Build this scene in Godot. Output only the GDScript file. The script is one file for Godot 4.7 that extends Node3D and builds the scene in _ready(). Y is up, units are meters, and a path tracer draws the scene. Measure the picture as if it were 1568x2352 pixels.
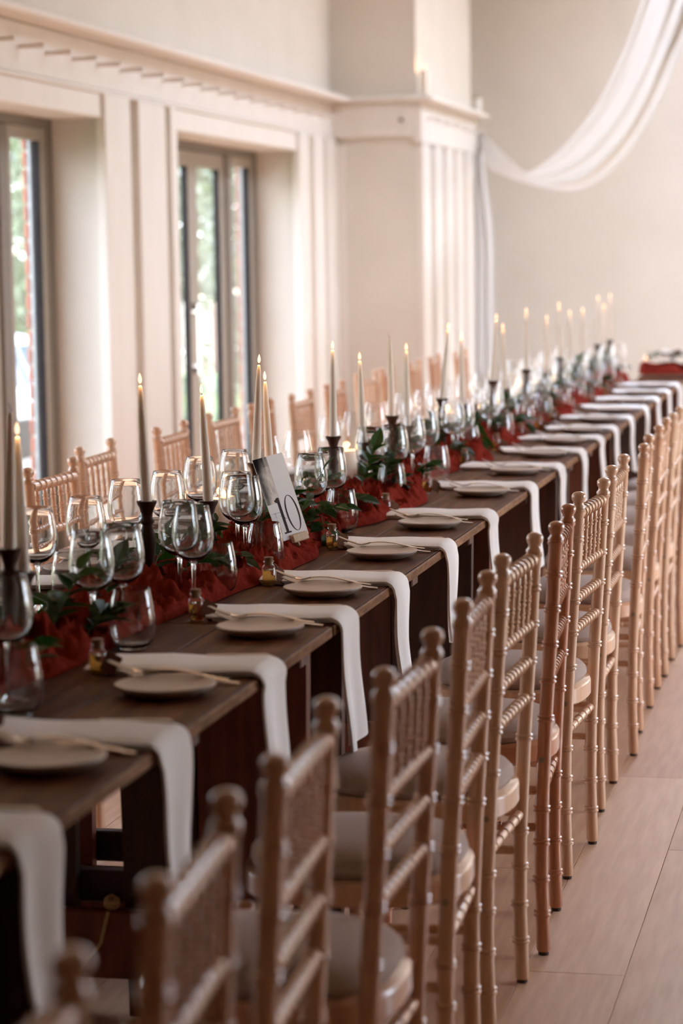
extends Node3D
# A long banquet table set for a wedding in a barn-like hall with tall glazed doors.
# Units are metres, y is up. The table row runs along -z with its aisle edge on x = 0.

const T := 0.758          # height of the table top
const TW := 0.87          # table width
const ORD := ["first", "second", "third", "fourth", "fifth", "sixth", "seventh", "eighth", "ninth", "tenth", "eleventh", "twelfth", "thirteenth", "fourteenth", "fifteenth", "sixteenth", "seventeenth"]

var M := {}
var counts := {}
var R := RandomNumberGenerator.new()


# ------------------------------------------------------------------ mesh builder
class MB:
	var v := PackedVector3Array()
	var n := PackedVector3Array()
	var uv := PackedVector2Array()

	func tri(a: Vector3, b: Vector3, c: Vector3, na: Vector3, nb: Vector3, nc: Vector3, ua := Vector2.ZERO, ub := Vector2.ZERO, uc := Vector2.ZERO) -> void:
		v.append(a); v.append(c); v.append(b)
		n.append(na); n.append(nc); n.append(nb)
		uv.append(ua); uv.append(uc); uv.append(ub)

	func flat(a: Vector3, b: Vector3, c: Vector3) -> void:
		var m := (b - a).cross(c - a).normalized()
		tri(a, b, c, m, m, m)

	# a flat polygon turned away from "inside"
	func poly(p: Array, inside: Vector3) -> void:
		var m: Vector3 = (p[1] - p[0]).cross(p[2] - p[0]).normalized()
		var mid := Vector3.ZERO
		for q: Vector3 in p:
			mid += q
		mid /= p.size()
		var q2 := p.duplicate()
		if m.dot(mid - inside) < 0.0:
			q2.reverse()
			m = -m
		for i in range(1, q2.size() - 1):
			tri(q2[0], q2[i], q2[i + 1], m, m, m)

	func box(c: Vector3, s: Vector3, b := 0.0, bs := Basis.IDENTITY) -> void:
		var h := s * 0.5
		b = minf(b, minf(h.x, minf(h.y, h.z)) * 0.9)
		var p := {}
		for sx in [-1, 1]:
			for sy in [-1, 1]:
				for sz in [-1, 1]:
					var k := Vector3(sx, sy, sz)
					for ax in 3:
						var q := Vector3(sx * (h.x - b), sy * (h.y - b), sz * (h.z - b))
						q[ax] = k[ax] * h[ax]
						p[[sx, sy, sz, ax]] = c + bs * q
		for ax in 3:
			var i := (ax + 1) % 3
			var j := (ax + 2) % 3
			for s1 in [-1, 1]:
				var f := []
				for t in [[-1, -1], [1, -1], [1, 1], [-1, 1]]:
					var k := [0, 0, 0]
					k[ax] = s1; k[i] = t[0]; k[j] = t[1]
					f.append(p[[k[0], k[1], k[2], ax]])
				poly(f, c)
		if b <= 0.0:
			return
		for ax in 3:
			var i := (ax + 1) % 3
			var j := (ax + 2) % 3
			for si in [-1, 1]:
				for sj in [-1, 1]:
					var k := [0, 0, 0]
					k[i] = si; k[j] = sj
					var f := []
					k[ax] = -1
					f.append(p[[k[0], k[1], k[2], i]])
					f.append(p[[k[0], k[1], k[2], j]])
					k[ax] = 1
					f.append(p[[k[0], k[1], k[2], j]])
					f.append(p[[k[0], k[1], k[2], i]])
					poly(f, c)
		for sx in [-1, 1]:
			for sy in [-1, 1]:
				for sz in [-1, 1]:
					poly([p[[sx, sy, sz, 0]], p[[sx, sy, sz, 1]], p[[sx, sy, sz, 2]]], c)

	# a profile of (scale, y) swept round a closed outline in the xz plane (a unit circle makes a lathe); sharp profile corners stay sharp
	func loft(prof: Array, outline: PackedVector2Array, xf := Transform3D.IDENTITY, bend := false) -> void:
		var k := outline.size()
		var np := prof.size()
		var segd := []
		for i in np - 1:
			segd.append((prof[i + 1] - prof[i]).normalized())
		for i in np - 1:
			var a: Vector2 = prof[i]
			var b: Vector2 = prof[i + 1]
			var da: Vector2 = segd[i]
			var db: Vector2 = segd[i]
			if i > 0 and segd[i - 1].dot(segd[i]) > 0.72:
				da = (segd[i - 1] + segd[i]).normalized()
			if i < np - 2 and segd[i + 1].dot(segd[i]) > 0.72:
				db = (segd[i + 1] + segd[i]).normalized()
			var pa := PackedVector3Array(); var pb := PackedVector3Array()
			var qa := PackedVector3Array(); var qb := PackedVector3Array()
			for j in k:
				var o := outline[j]
				var t := outline[(j + 1) % k] - outline[(j + k - 1) % k]
				var m2 := Vector2(t.y, -t.x).normalized()
				var w := maxf(o.dot(m2), 0.0001)
				var va := Vector3(o.x * a.x, a.y, o.y * a.x)
				var vb := Vector3(o.x * b.x, b.y, o.y * b.x)
				if bend:
					va.x += MB.post_x(va.y)
					vb.x += MB.post_x(vb.y)
				pa.append(xf * va); pb.append(xf * vb)
				qa.append((xf.basis * Vector3(m2.x * da.y, -da.x * w, m2.y * da.y)).normalized())
				qb.append((xf.basis * Vector3(m2.x * db.y, -db.x * w, m2.y * db.y)).normalized())
			for j in k:
				var l := (j + 1) % k
				var ua := Vector2(float(j) / k, float(i) / np)
				var ub := Vector2(float(j + 1) / k, float(i) / np)
				if b.x > 0.00001:
					tri(pa[j], pb[j], pb[l], qa[j], qb[j], qb[l], ua, ua, ub)
				if a.x > 0.00001:
					tri(pa[j], pb[l], pa[l], qa[j], qb[l], qa[l], ua, ub, ub)

	# how far a chair's back post stands from its foot at the height y
	static func post_x(y: float) -> float:
		var ys := [0.0, 0.16, 0.31, 0.437, 0.54, 0.75, 0.93]
		var xs := [0.002, -0.002, 0.0, 0.005, 0.012, 0.0255, 0.036]
		for i in ys.size() - 1:
			if y <= ys[i + 1]:
				return lerpf(xs[i], xs[i + 1], (y - ys[i]) / (ys[i + 1] - ys[i]))
		return xs[-1]

	func lathe(prof: Array, seg := 24, xf := Transform3D.IDENTITY, bend := false) -> void:
		loft(prof, MB.circle(seg), xf, bend)

	static func circle(seg: int) -> PackedVector2Array:
		var o := PackedVector2Array()
		for j in seg:
			var a := TAU * j / seg
			o.append(Vector2(cos(a), sin(a)))
		return o

	# a round bar along points with a radius at each
	func tube(p: Array, r: Array, seg := 10) -> void:
		var rings := []
		var nrm := []
		var up := Vector3.UP
		for i in p.size():
			var d: Vector3 = (p[mini(i + 1, p.size() - 1)] - p[maxi(i - 1, 0)]).normalized()
			if absf(d.dot(up)) > 0.95:
				up = Vector3.RIGHT if absf(d.dot(Vector3.RIGHT)) < 0.9 else Vector3.BACK
			var s := d.cross(up).normalized()
			var u := s.cross(d).normalized()
			up = u
			var ring := []
			var nn := []
			for j in seg:
				var a := TAU * j / seg
				var m := s * cos(a) + u * sin(a)
				ring.append(p[i] + m * r[i])
				nn.append(m)
			rings.append(ring); nrm.append(nn)
		for i in p.size() - 1:
			for j in seg:
				var l := (j + 1) % seg
				tri(rings[i][j], rings[i + 1][l], rings[i][l], nrm[i][j], nrm[i + 1][l], nrm[i][l])
				tri(rings[i][j], rings[i + 1][j], rings[i + 1][l], nrm[i][j], nrm[i + 1][j], nrm[i + 1][l])
		for e in [0, p.size() - 1]:
			var inside: Vector3 = p[1] if e == 0 else p[p.size() - 2]
			poly(rings[e], inside)

	# a grid of points as a smooth sheet; "two" gives a second side at the distance "thick" below it and closes the rim
	func sheet(g: Array, thick := 0.0, uvs := false) -> void:
		var a := g.size()
		var b: int = g[0].size()
		var nr := []
		for i in a:
			var row := PackedVector3Array()
			for j in b:
				var du: Vector3 = g[mini(i + 1, a - 1)][j] - g[maxi(i - 1, 0)][j]
				var dv: Vector3 = g[i][mini(j + 1, b - 1)] - g[i][maxi(j - 1, 0)]
				row.append(du.cross(dv).normalized())
			nr.append(row)
		for i in a - 1:
			for j in b - 1:
				var u0 := Vector2(float(i) / (a - 1), float(j) / (b - 1))
				var u1 := Vector2(float(i + 1) / (a - 1), float(j) / (b - 1))
				var u2 := Vector2(float(i + 1) / (a - 1), float(j + 1) / (b - 1))
				var u3 := Vector2(float(i) / (a - 1), float(j + 1) / (b - 1))
				tri(g[i][j], g[i + 1][j], g[i + 1][j + 1], nr[i][j], nr[i + 1][j], nr[i + 1][j + 1], u0, u1, u2)
				tri(g[i][j], g[i + 1][j + 1], g[i][j + 1], nr[i][j], nr[i + 1][j + 1], nr[i][j + 1], u0, u2, u3)
				if thick > 0.0:
					tri(g[i][j] - nr[i][j] * thick, g[i + 1][j + 1] - nr[i + 1][j + 1] * thick, g[i + 1][j] - nr[i + 1][j] * thick, -nr[i][j], -nr[i + 1][j + 1], -nr[i + 1][j])
					tri(g[i][j] - nr[i][j] * thick, g[i][j + 1] - nr[i][j + 1] * thick, g[i + 1][j + 1] - nr[i + 1][j + 1] * thick, -nr[i][j], -nr[i][j + 1], -nr[i + 1][j + 1])
		if thick > 0.0:
			var rim := []
			for i in a:
				rim.append([i, 0])
			for j in range(1, b):
				rim.append([a - 1, j])
			for i in range(a - 2, -1, -1):
				rim.append([i, b - 1])
			for j in range(b - 2, -1, -1):
				rim.append([0, j])
			for k in rim.size() - 1:
				var p = rim[k]; var q = rim[k + 1]
				var p0: Vector3 = g[p[0]][p[1]]
				var q0: Vector3 = g[q[0]][q[1]]
				flat(p0, p0 - nr[p[0]][p[1]] * thick, q0 - nr[q[0]][q[1]] * thick)
				flat(p0, q0 - nr[q[0]][q[1]] * thick, q0)

	func done() -> ArrayMesh:
		var arr := []
		arr.resize(Mesh.ARRAY_MAX)
		arr[Mesh.ARRAY_VERTEX] = v
		arr[Mesh.ARRAY_NORMAL] = n
		arr[Mesh.ARRAY_TEX_UV] = uv
		var m := ArrayMesh.new()
		m.add_surface_from_arrays(Mesh.PRIMITIVE_TRIANGLES, arr)
		return m


# ------------------------------------------------------------------ node helpers
func numbered(called: String) -> String:
	var k: int = counts.get(called, 0)
	counts[called] = k + 1
	return called if k == 0 else "%s_%03d" % [called, k]

func put(called: String, mesh: Mesh, mat: Material, parent: Node = self) -> MeshInstance3D:
	var o := MeshInstance3D.new()
	o.mesh = mesh
	o.material_override = mat
	o.name = numbered(called) if parent == self else called
	parent.add_child(o, true)
	return o

func thing(called: String, label: String, category: String, group := "", at := Vector3.ZERO, turn := 0.0) -> Node3D:
	var o := Node3D.new()
	o.name = numbered(called)
	add_child(o, true)
	o.position = at
	o.rotation.y = turn
	return tag(o, label, category, group)

func tag(o: Node3D, label: String, category: String, group := "") -> Node3D:
	o.set_meta("label", label)
	o.set_meta("category", category)
	if group:
		o.set_meta("group", group)
	return o

func structure(o: Node3D, label := "") -> Node3D:
	o.set_meta("kind", "structure")
	if label:
		o.set_meta("label", label)
	return o

func dup(src: Node3D, at: Vector3, turn: float, label: String) -> Node3D:
	var o: Node3D = src.duplicate()
	o.name = numbered(String(src.get_meta("stem")))
	add_child(o, true)
	o.position = at
	o.rotation.y = turn
	o.set_meta("label", label)
	return o

# an unlabelled first copy keeps a thing's parts until it is placed
func place(src: Node3D, at: Vector3, turn: float, label: String) -> Node3D:
	if not src.has_meta("used"):
		src.set_meta("used", true)
		src.position = at
		src.rotation.y = turn
		src.set_meta("label", label)
		return src
	return dup(src, at, turn, label)

func proto(called: String, category: String, group: String) -> Node3D:
	var o := thing(called, "x", category, group)
	o.set_meta("stem", called)
	return o


# ------------------------------------------------------------------ materials
func noise_tex(lo: Color, hi: Color, freq: float, sd: int, oct := 4, lac := 2.0, offs := [0.0, 1.0]) -> NoiseTexture2D:
	var f := FastNoiseLite.new()
	f.seed = sd
	f.frequency = freq
	f.fractal_octaves = oct
	f.fractal_lacunarity = lac
	var t := NoiseTexture2D.new()
	t.width = 512; t.height = 512
	t.seamless = true
	t.noise = f
	var g := Gradient.new()
	g.offsets = PackedFloat32Array(offs)
	g.colors = PackedColorArray([lo, hi])
	t.color_ramp = g
	return t

func bump_tex(freq: float, sd: int, strength: float) -> NoiseTexture2D:
	var f := FastNoiseLite.new()
	f.seed = sd
	f.frequency = freq
	f.fractal_octaves = 3
	var t := NoiseTexture2D.new()
	t.width = 512; t.height = 512
	t.seamless = true
	t.noise = f
	t.as_normal_map = true
	t.bump_strength = strength
	return t

func std(c: Color, rough := 0.7, spec := 0.5) -> StandardMaterial3D:
	var m := StandardMaterial3D.new()
	m.albedo_color = c
	m.roughness = rough
	m.metallic_specular = spec
	return m

func grain(lo: Color, hi: Color, sc: Vector3, rough: float, sd: int, freq := 0.012, world := false) -> StandardMaterial3D:
	var m := std(Color.WHITE, rough)
	m.albedo_texture = noise_tex(lo, hi, freq, sd, 5)
	m.uv1_triplanar = true
	m.uv1_world_triplanar = world
	m.uv1_scale = sc
	return m

func c8(r: int, g: int, b: int) -> Color:
	return Color8(r, g, b)

func materials() -> void:
	# paint
	var wall := std(Color.WHITE, 0.75, 0.35)
	wall.albedo_texture = noise_tex(c8(205, 195, 182), c8(211, 201, 188), 0.006, 3, 3)
	wall.uv1_triplanar = true; wall.uv1_world_triplanar = true
	wall.uv1_scale = Vector3(0.4, 0.4, 0.4)
	M.wall = wall
	var trim := std(Color.WHITE, 0.5, 0.4)
	trim.albedo_texture = noise_tex(c8(214, 205, 194), c8(220, 211, 201), 0.01, 5, 3)
	trim.uv1_triplanar = true; trim.uv1_world_triplanar = true
	trim.uv1_scale = Vector3(1.2, 0.25, 1.2)
	M.trim = trim
	M.ceiling = std(c8(232, 226, 218), 0.9, 0.2)
	# floor boards, a few tones
	M.floor = []
	for k in 4:
		var lo: Color = [c8(184, 139, 108), c8(191, 147, 116), c8(178, 133, 103), c8(196, 153, 123)][k]
		var hi: Color = [c8(208, 166, 134), c8(213, 173, 142), c8(203, 160, 129), c8(217, 178, 148)][k]
		var m := grain(lo, hi, Vector3(3.2, 3.2, 0.28), 0.4, 20 + k, 0.02, true)
		m.metallic_specular = 0.38
		m.uv1_offset = Vector3(0.13 * k, 0.0, 0.37 * k)
		M.floor.append(m)
	M.subfloor = std(c8(70, 52, 40), 0.9)
	# chair woods
	M.beech = grain(c8(196, 143, 108), c8(218, 170, 134), Vector3(9, 0.9, 9), 0.3, 31)
	M.beech_b = grain(c8(182, 127, 94), c8(206, 154, 119), Vector3(9, 0.9, 9), 0.3, 32)
	M.beech_c = grain(c8(204, 157, 123), c8(224, 181, 147), Vector3(9, 0.9, 9), 0.34, 33)
	M.beech_red = grain(c8(174, 106, 70), c8(196, 128, 90), Vector3(9, 0.9, 9), 0.28, 34)
	for k in ["beech", "beech_b", "beech_c", "beech_red"]:
		M[k].clearcoat_enabled = true
		M[k].clearcoat = 0.8
		M[k].clearcoat_roughness = 0.16
	M.foot = std(c8(70, 50, 38), 0.8)
	M.bolt = std(c8(150, 132, 108), 0.5)
	var cush := std(c8(180, 158, 147), 0.95, 0.2)
	cush.normal_enabled = true
	cush.normal_texture = bump_tex(0.25, 41, 3.0)
	cush.normal_scale = 0.5
	cush.uv1_triplanar = true
	cush.uv1_scale = Vector3(6, 6, 6)
	cush.rim_enabled = true; cush.rim = 0.3
	M.cushion = cush
	# table woods
	M.top = []
	for k in 3:
		var lo: Color = [c8(62, 35, 24), c8(68, 40, 28), c8(56, 31, 22)][k]
		var hi: Color = [c8(114, 72, 50), c8(122, 79, 56), c8(105, 65, 46)][k]
		var m := grain(lo, hi, Vector3(3.4, 3.4, 0.35), 0.5, 50 + k, 0.015)
		m.metallic_specular = 0.13
		m.uv1_offset = Vector3(0.31 * k, 0.2, 0.17 * k)
		M.top.append(m)
	M.edge_worn = grain(c8(110, 76, 54), c8(158, 120, 90), Vector3(3, 3, 0.8), 0.6, 55, 0.03)
	M.edge_worn.metallic_specular = 0.2
	M.leg = [grain(c8(64, 33, 22), c8(100, 54, 37), Vector3(4, 0.5, 4), 0.5, 60), grain(c8(92, 46, 30), c8(134, 73, 48), Vector3(4, 0.5, 4), 0.5, 61), grain(c8(44, 24, 17), c8(72, 41, 30), Vector3(4, 0.5, 4), 0.5, 62)]
	M.rope = std(c8(190, 160, 120), 0.95, 0.1)
	M.iron = std(c8(46, 40, 36), 0.5)
	M.iron.metallic = 0.7
	# table ware
	var lin := std(c8(238, 232, 228), 0.95, 0.15)
	lin.normal_enabled = true
	lin.normal_texture = bump_tex(0.3, 71, 2.5)
	lin.normal_scale = 0.3
	lin.uv1_triplanar = true
	lin.uv1_scale = Vector3(8, 8, 8)
	lin.rim_enabled = true; lin.rim = 0.2
	M.linen = lin
	M.plate = std(c8(176, 158, 144), 0.5, 0.4)
	M.steel = std(c8(214, 206, 198), 0.3)
	M.steel.metallic = 1.0
	M.glass = pane_mat(c8(245, 248, 248), 0.02)
	var solid := std(c8(248, 250, 250), 0.0)
	solid.albedo_color.a = 0.0
	solid.refraction_enabled = true
	solid.refraction_scale = 0.05
	M.solid_glass = solid
	M.holder = grain(c8(48, 29, 21), c8(76, 48, 36), Vector3(6, 1, 6), 0.5, 81)
	M.holder.metallic_specular = 0.3
	M.wax = std(c8(230, 218, 203), 0.5, 0.3)
	M.wax.subsurf_scatter_enabled = true
	M.wax.subsurf_scatter_strength = 0.08
	M.wick = std(c8(40, 32, 28), 0.9)
	var fl := std(c8(255, 214, 160), 0.6)
	fl.emission_enabled = true
	fl.emission = c8(255, 224, 190)
	fl.emission_energy_multiplier = 1.6
	M.flame = fl
	M.oil = std(c8(214, 168, 84), 0.02)
	M.oil.albedo_color.a = 0.05
	M.oil.refraction_enabled = true
	M.oil.refraction_scale = 0.04
	M.cork = grain(c8(112, 78, 54), c8(150, 110, 80), Vector3(20, 20, 20), 0.9, 83, 0.03)
	M.tag = std(c8(92, 60, 46), 0.9, 0.2)
	M.string = std(c8(170, 140, 110), 0.9)
	var ga := std(Color.WHITE, 0.9, 0.15)
	ga.albedo_texture = noise_tex(c8(98, 28, 20), c8(136, 50, 38), 0.02, 85, 4)
	ga.uv1_triplanar = true
	ga.uv1_scale = Vector3(3, 3, 3)
	ga.normal_enabled = true
	ga.normal_texture = bump_tex(0.12, 86, 4.0)
	ga.normal_scale = 0.7
	ga.backlight_enabled = true
	ga.backlight = c8(60, 16, 10)
	ga.metallic_specular = 0.05
	M.gauze = ga
	M.leaf = []
	for c: Color in [c8(34, 52, 22), c8(42, 62, 26), c8(28, 44, 20)]:
		var m := std(c, 0.5, 0.3)
		m.backlight_enabled = true
		m.backlight = Color(0.1, 0.2, 0.05)
		m.cull_mode = BaseMaterial3D.CULL_DISABLED
		M.leaf.append(m)
	M.stem = std(c8(66, 78, 46), 0.7)
	M.petal_white = std(c8(238, 232, 226), 0.8, 0.2)
	M.petal_coral = std(c8(214, 120, 104), 0.8, 0.2)
	M.petal_dusk = std(c8(150, 108, 100), 0.8, 0.2)
	var vo := std(c8(226, 224, 222), 0.95, 0.1)
	vo.backlight_enabled = true
	vo.backlight = c8(160, 158, 156)
	vo.cull_mode = BaseMaterial3D.CULL_DISABLED
	M.voile = vo
	# doors and outside
	M.frame = std(c8(150, 140, 127), 0.45, 0.5)
	M.frame_dark = std(c8(112, 101, 90), 0.5, 0.5)
	M.gasket = std(c8(26, 20, 20), 0.7, 0.3)
	M.sill = std(c8(176, 182, 182), 0.5)
	M.pane = pane_mat(c8(240, 244, 244), 0.03)
	M.chrome = std(c8(226, 218, 208), 0.35)
	M.chrome.metallic = 0.25
	M.brick = [grain(c8(140, 76, 58), c8(170, 98, 76), Vector3(8, 8, 8), 0.9, 91, 0.03), grain(c8(124, 66, 52), c8(156, 88, 70), Vector3(8, 8, 8), 0.9, 92, 0.03)]
	M.mortar = std(c8(170, 156, 140), 0.95)
	M.lawn = grain(c8(62, 82, 36), c8(92, 110, 54), Vector3(0.8, 0.8, 0.8), 0.95, 93, 0.03, true)
	M.bark = grain(c8(70, 58, 48), c8(104, 90, 76), Vector3(4, 0.7, 4), 0.95, 94)
	M.tree = []
	for c: Color in [c8(104, 114, 88), c8(122, 130, 102), c8(90, 100, 78)]:
		var m := std(c, 0.28, 0.6)
		m.backlight_enabled = true
		m.backlight = Color(0.25, 0.3, 0.14)
		m.cull_mode = BaseMaterial3D.CULL_DISABLED
		M.tree.append(m)
	M.car = std(c8(232, 234, 236), 0.3)
	M.car_glass = std(c8(80, 96, 108), 0.08, 0.7)
	M.rubber = std(c8(24, 24, 24), 0.8)
	M.stone = grain(c8(104, 100, 92), c8(132, 127, 118), Vector3(1, 1, 1), 0.9, 96, 0.03, true)
	M.plaster = std(c8(214, 206, 196), 0.8)

func pane_mat(c: Color, a: float) -> StandardMaterial3D:
	var m := StandardMaterial3D.new()
	m.albedo_color = Color(c.r, c.g, c.b, a)
	m.transparency = BaseMaterial3D.TRANSPARENCY_ALPHA
	m.roughness = 0.0
	m.cull_mode = BaseMaterial3D.CULL_DISABLED
	return m


# ------------------------------------------------------------------ scene
func _ready() -> void:
	R.seed = 11
	setup_view()
	materials()
	build_room()
	build_left_wall()
	build_pier()
	build_outside()
	build_tables()
	build_chairs()
	build_runner()
	build_settings()
	build_candles()
	build_card()
	build_greenery()
	build_head_table()
	build_drape()


func setup_view() -> void:
	var cam := Camera3D.new()
	cam.name = "camera"
	add_child(cam)
	cam.position = Vector3(1.0415, 1.481, 0.0)
	cam.rotation = Vector3(-0.10537, 0.21783, -0.016033)
	var at := CameraAttributesPhysical.new()
	at.frustum_focal_length = 56.595      # 85 mm on a 36 mm tall frame, given for the 24 mm one
	at.frustum_near = 0.05
	at.frustum_far = 200.0
	at.frustum_focus_distance = 5.75
	at.exposure_aperture = 2.2
	cam.fov = rad_to_deg(2.0 * atan(1176.0 / 5546.1))
	cam.attributes = at
	cam.current = true

	var e := Environment.new()
	e.background_mode = Environment.BG_SKY
	var sm := ProceduralSkyMaterial.new()
	sm.sky_top_color = c8(190, 210, 236)
	sm.sky_horizon_color = c8(226, 233, 242)
	sm.sky_curve = 0.25
	sm.ground_horizon_color = c8(190, 190, 180)
	sm.ground_bottom_color = c8(120, 116, 104)
	sm.sun_angle_max = 0.0
	sm.energy_multiplier = 24.0
	var sky := Sky.new()
	sky.sky_material = sm
	e.sky = sky
	e.tonemap_mode = Environment.TONE_MAPPER_LINEAR
	e.tonemap_exposure = 0.9
	e.sdfgi_enabled = true
	e.ssao_enabled = true
	e.ssil_enabled = true
	var we := WorldEnvironment.new()
	we.name = "world"
	we.environment = e
	add_child(we)

	var sun := DirectionalLight3D.new()
	sun.name = "sun"
	sun.light_energy = 4.5
	sun.light_color = c8(255, 240, 220)
	sun.light_angular_distance = 0.6
	sun.shadow_enabled = true
	add_child(sun)
	sun.look_at_from_position(Vector3(-6.0, 7.2, -5.0), Vector3(0, 0, -6.2))


# ------------------------------------------------------------------ room
func csg_wall(called: String, size: Vector3, at: Vector3, holes: Array, mat: Material) -> void:
	var w := CSGBox3D.new()
	w.name = called
	w.size = size
	w.position = at
	w.material = mat
	for h in holes:
		var b := CSGBox3D.new()
		b.name = "opening"
		b.operation = CSGShape3D.OPERATION_SUBTRACTION
		b.size = h[1]
		b.position = h[0] - at
		b.material = mat
		w.add_child(b, true)
	add_child(w)
	structure(w)

const OPEN := [[-4.75, -7.5], [-8.8, -11.56], [-12.74, -15.65]]
const ROPEN := [[-6.2, -8.6], [-17.3, -19.3]]
const ROOF := [-12.2, -14.4, -16.6, -18.8]
const HEAD := 2.18

func build_room() -> void:
	# floor: boards over a dark sub floor
	var fl := Node3D.new()
	fl.name = "floor"
	add_child(fl)
	structure(fl)
	var mb := MB.new()
	mb.box(Vector3(0.7, -0.12, -7.4), Vector3(8.0, 0.2, 26.0))
	put("sub_floor", mb.done(), M.subfloor, fl)
	var cache := {}
	var x := 0.549
	var w := 0.21
	var rows := []
	for i in range(-16, 18):
		rows.append(x + i * w)
	var n := 0
	for i in rows.size():
		var x0: float = rows[i]
		if x0 + w < -2.75 or x0 > 4.25:
			continue
		var fine: bool = x0 > -2.75 and x0 < 1.9
		var z := 4.0 + fposmod(i * 0.83, 1.9)
		while z > -20.2:
			var l := 1.9
			if not fine:
				l = 6.0
			if z > -1.5 and fine:
				l = 4.0
			if z < -11.0:
				l = 4.2
			var key := [l, n % 2]
			if not cache.has(key):
				var b := MB.new()
				b.box(Vector3(0, -0.01, 0), Vector3(w - 0.0012, 0.02, l - 0.0012), 0.0008)
				cache[key] = b.done()
			var o := put("plank", cache[key], M.floor[R.randi() % 4], fl)
			o.position = Vector3(x0 + w * 0.5, 0, z - l * 0.5)
			z -= l
			n += 1
	# ceiling with a row of roof lights over the far half of the hall
	var roof := []
	for z: float in ROOF:
		roof.append([Vector3(1.3, 4.7, z), Vector3(2.2, 0.6, 1.9)])
	csg_wall("ceiling", Vector3(8.0, 0.2, 26.0), Vector3(0.7, 4.7, -7.4), roof, M.ceiling)
	for z: float in ROOF:
		var sk := Node3D.new()
		sk.name = "window_%d" % (10 + ROOF.find(z))
		add_child(sk)
		structure(sk)
		var rb := MB.new()
		for q in [-1, 1]:
			rb.box(Vector3(1.3 + q * 1.07, 4.72, z), Vector3(0.06, 0.08, 1.9), 0.004)
			rb.box(Vector3(1.3, 4.72, z + q * 0.92), Vector3(2.08, 0.08, 0.06), 0.004)
		put("frame", rb.done(), M.frame, sk)
		rb = MB.new()
		rb.box(Vector3(1.3, 4.75, z), Vector3(2.08, 0.006, 1.78))
		put("pane", rb.done(), M.pane, sk)
	csg_wall("wall_back", Vector3(8.0, 4.9, 0.3), Vector3(0.7, 2.25, -20.25), [], M.wall)
	csg_wall("wall_rear", Vector3(8.0, 4.9, 0.3), Vector3(0.7, 2.25, 5.45), [], M.wall)
	var holes := []
	for o in OPEN:
		holes.append([Vector3(-2.9, HEAD * 0.5 - 0.1, (o[0] + o[1]) * 0.5), Vector3(0.6, HEAD + 0.2, o[0] - o[1])])
	csg_wall("wall_left", Vector3(0.35, 4.9, 25.6), Vector3(-2.875, 2.25, -7.4), holes, M.wall)
	holes = []
	for o in ROPEN:
		holes.append([Vector3(4.4, 1.3, (o[0] + o[1]) * 0.5), Vector3(0.8, 2.4, o[0] - o[1])])
	csg_wall("wall_right", Vector3(0.4, 4.9, 25.6), Vector3(4.4, 2.25, -7.4), holes, M.wall)
	var k := 4
	for o in ROPEN:
		var win := Node3D.new()
		win.name = "window_%d" % k
		add_child(win)
		structure(win)
		var zc: float = (o[0] + o[1]) * 0.5
		var ww: float = o[0] - o[1]
		mb = MB.new()
		for s in [-1, 1]:
			mb.box(Vector3(4.4, 1.3, zc + s * (ww * 0.5 - 0.04)), Vector3(0.08, 2.4, 0.08), 0.005)
			mb.box(Vector3(4.4, 1.3 + s * 1.16, zc), Vector3(0.08, 0.08, ww - 0.16), 0.005)
		mb.box(Vector3(4.4, 1.3, zc), Vector3(0.07, 2.24, 0.06), 0.005)
		put("frame", mb.done(), M.frame, win)
		for s in [-1, 1]:
			mb = MB.new()
			mb.box(Vector3(4.4, 1.3, zc + s * ww * 0.25), Vector3(0.006, 2.24, ww * 0.5 - 0.11))
			put("pane", mb.done(), M.pane, win)
		k += 1


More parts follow.
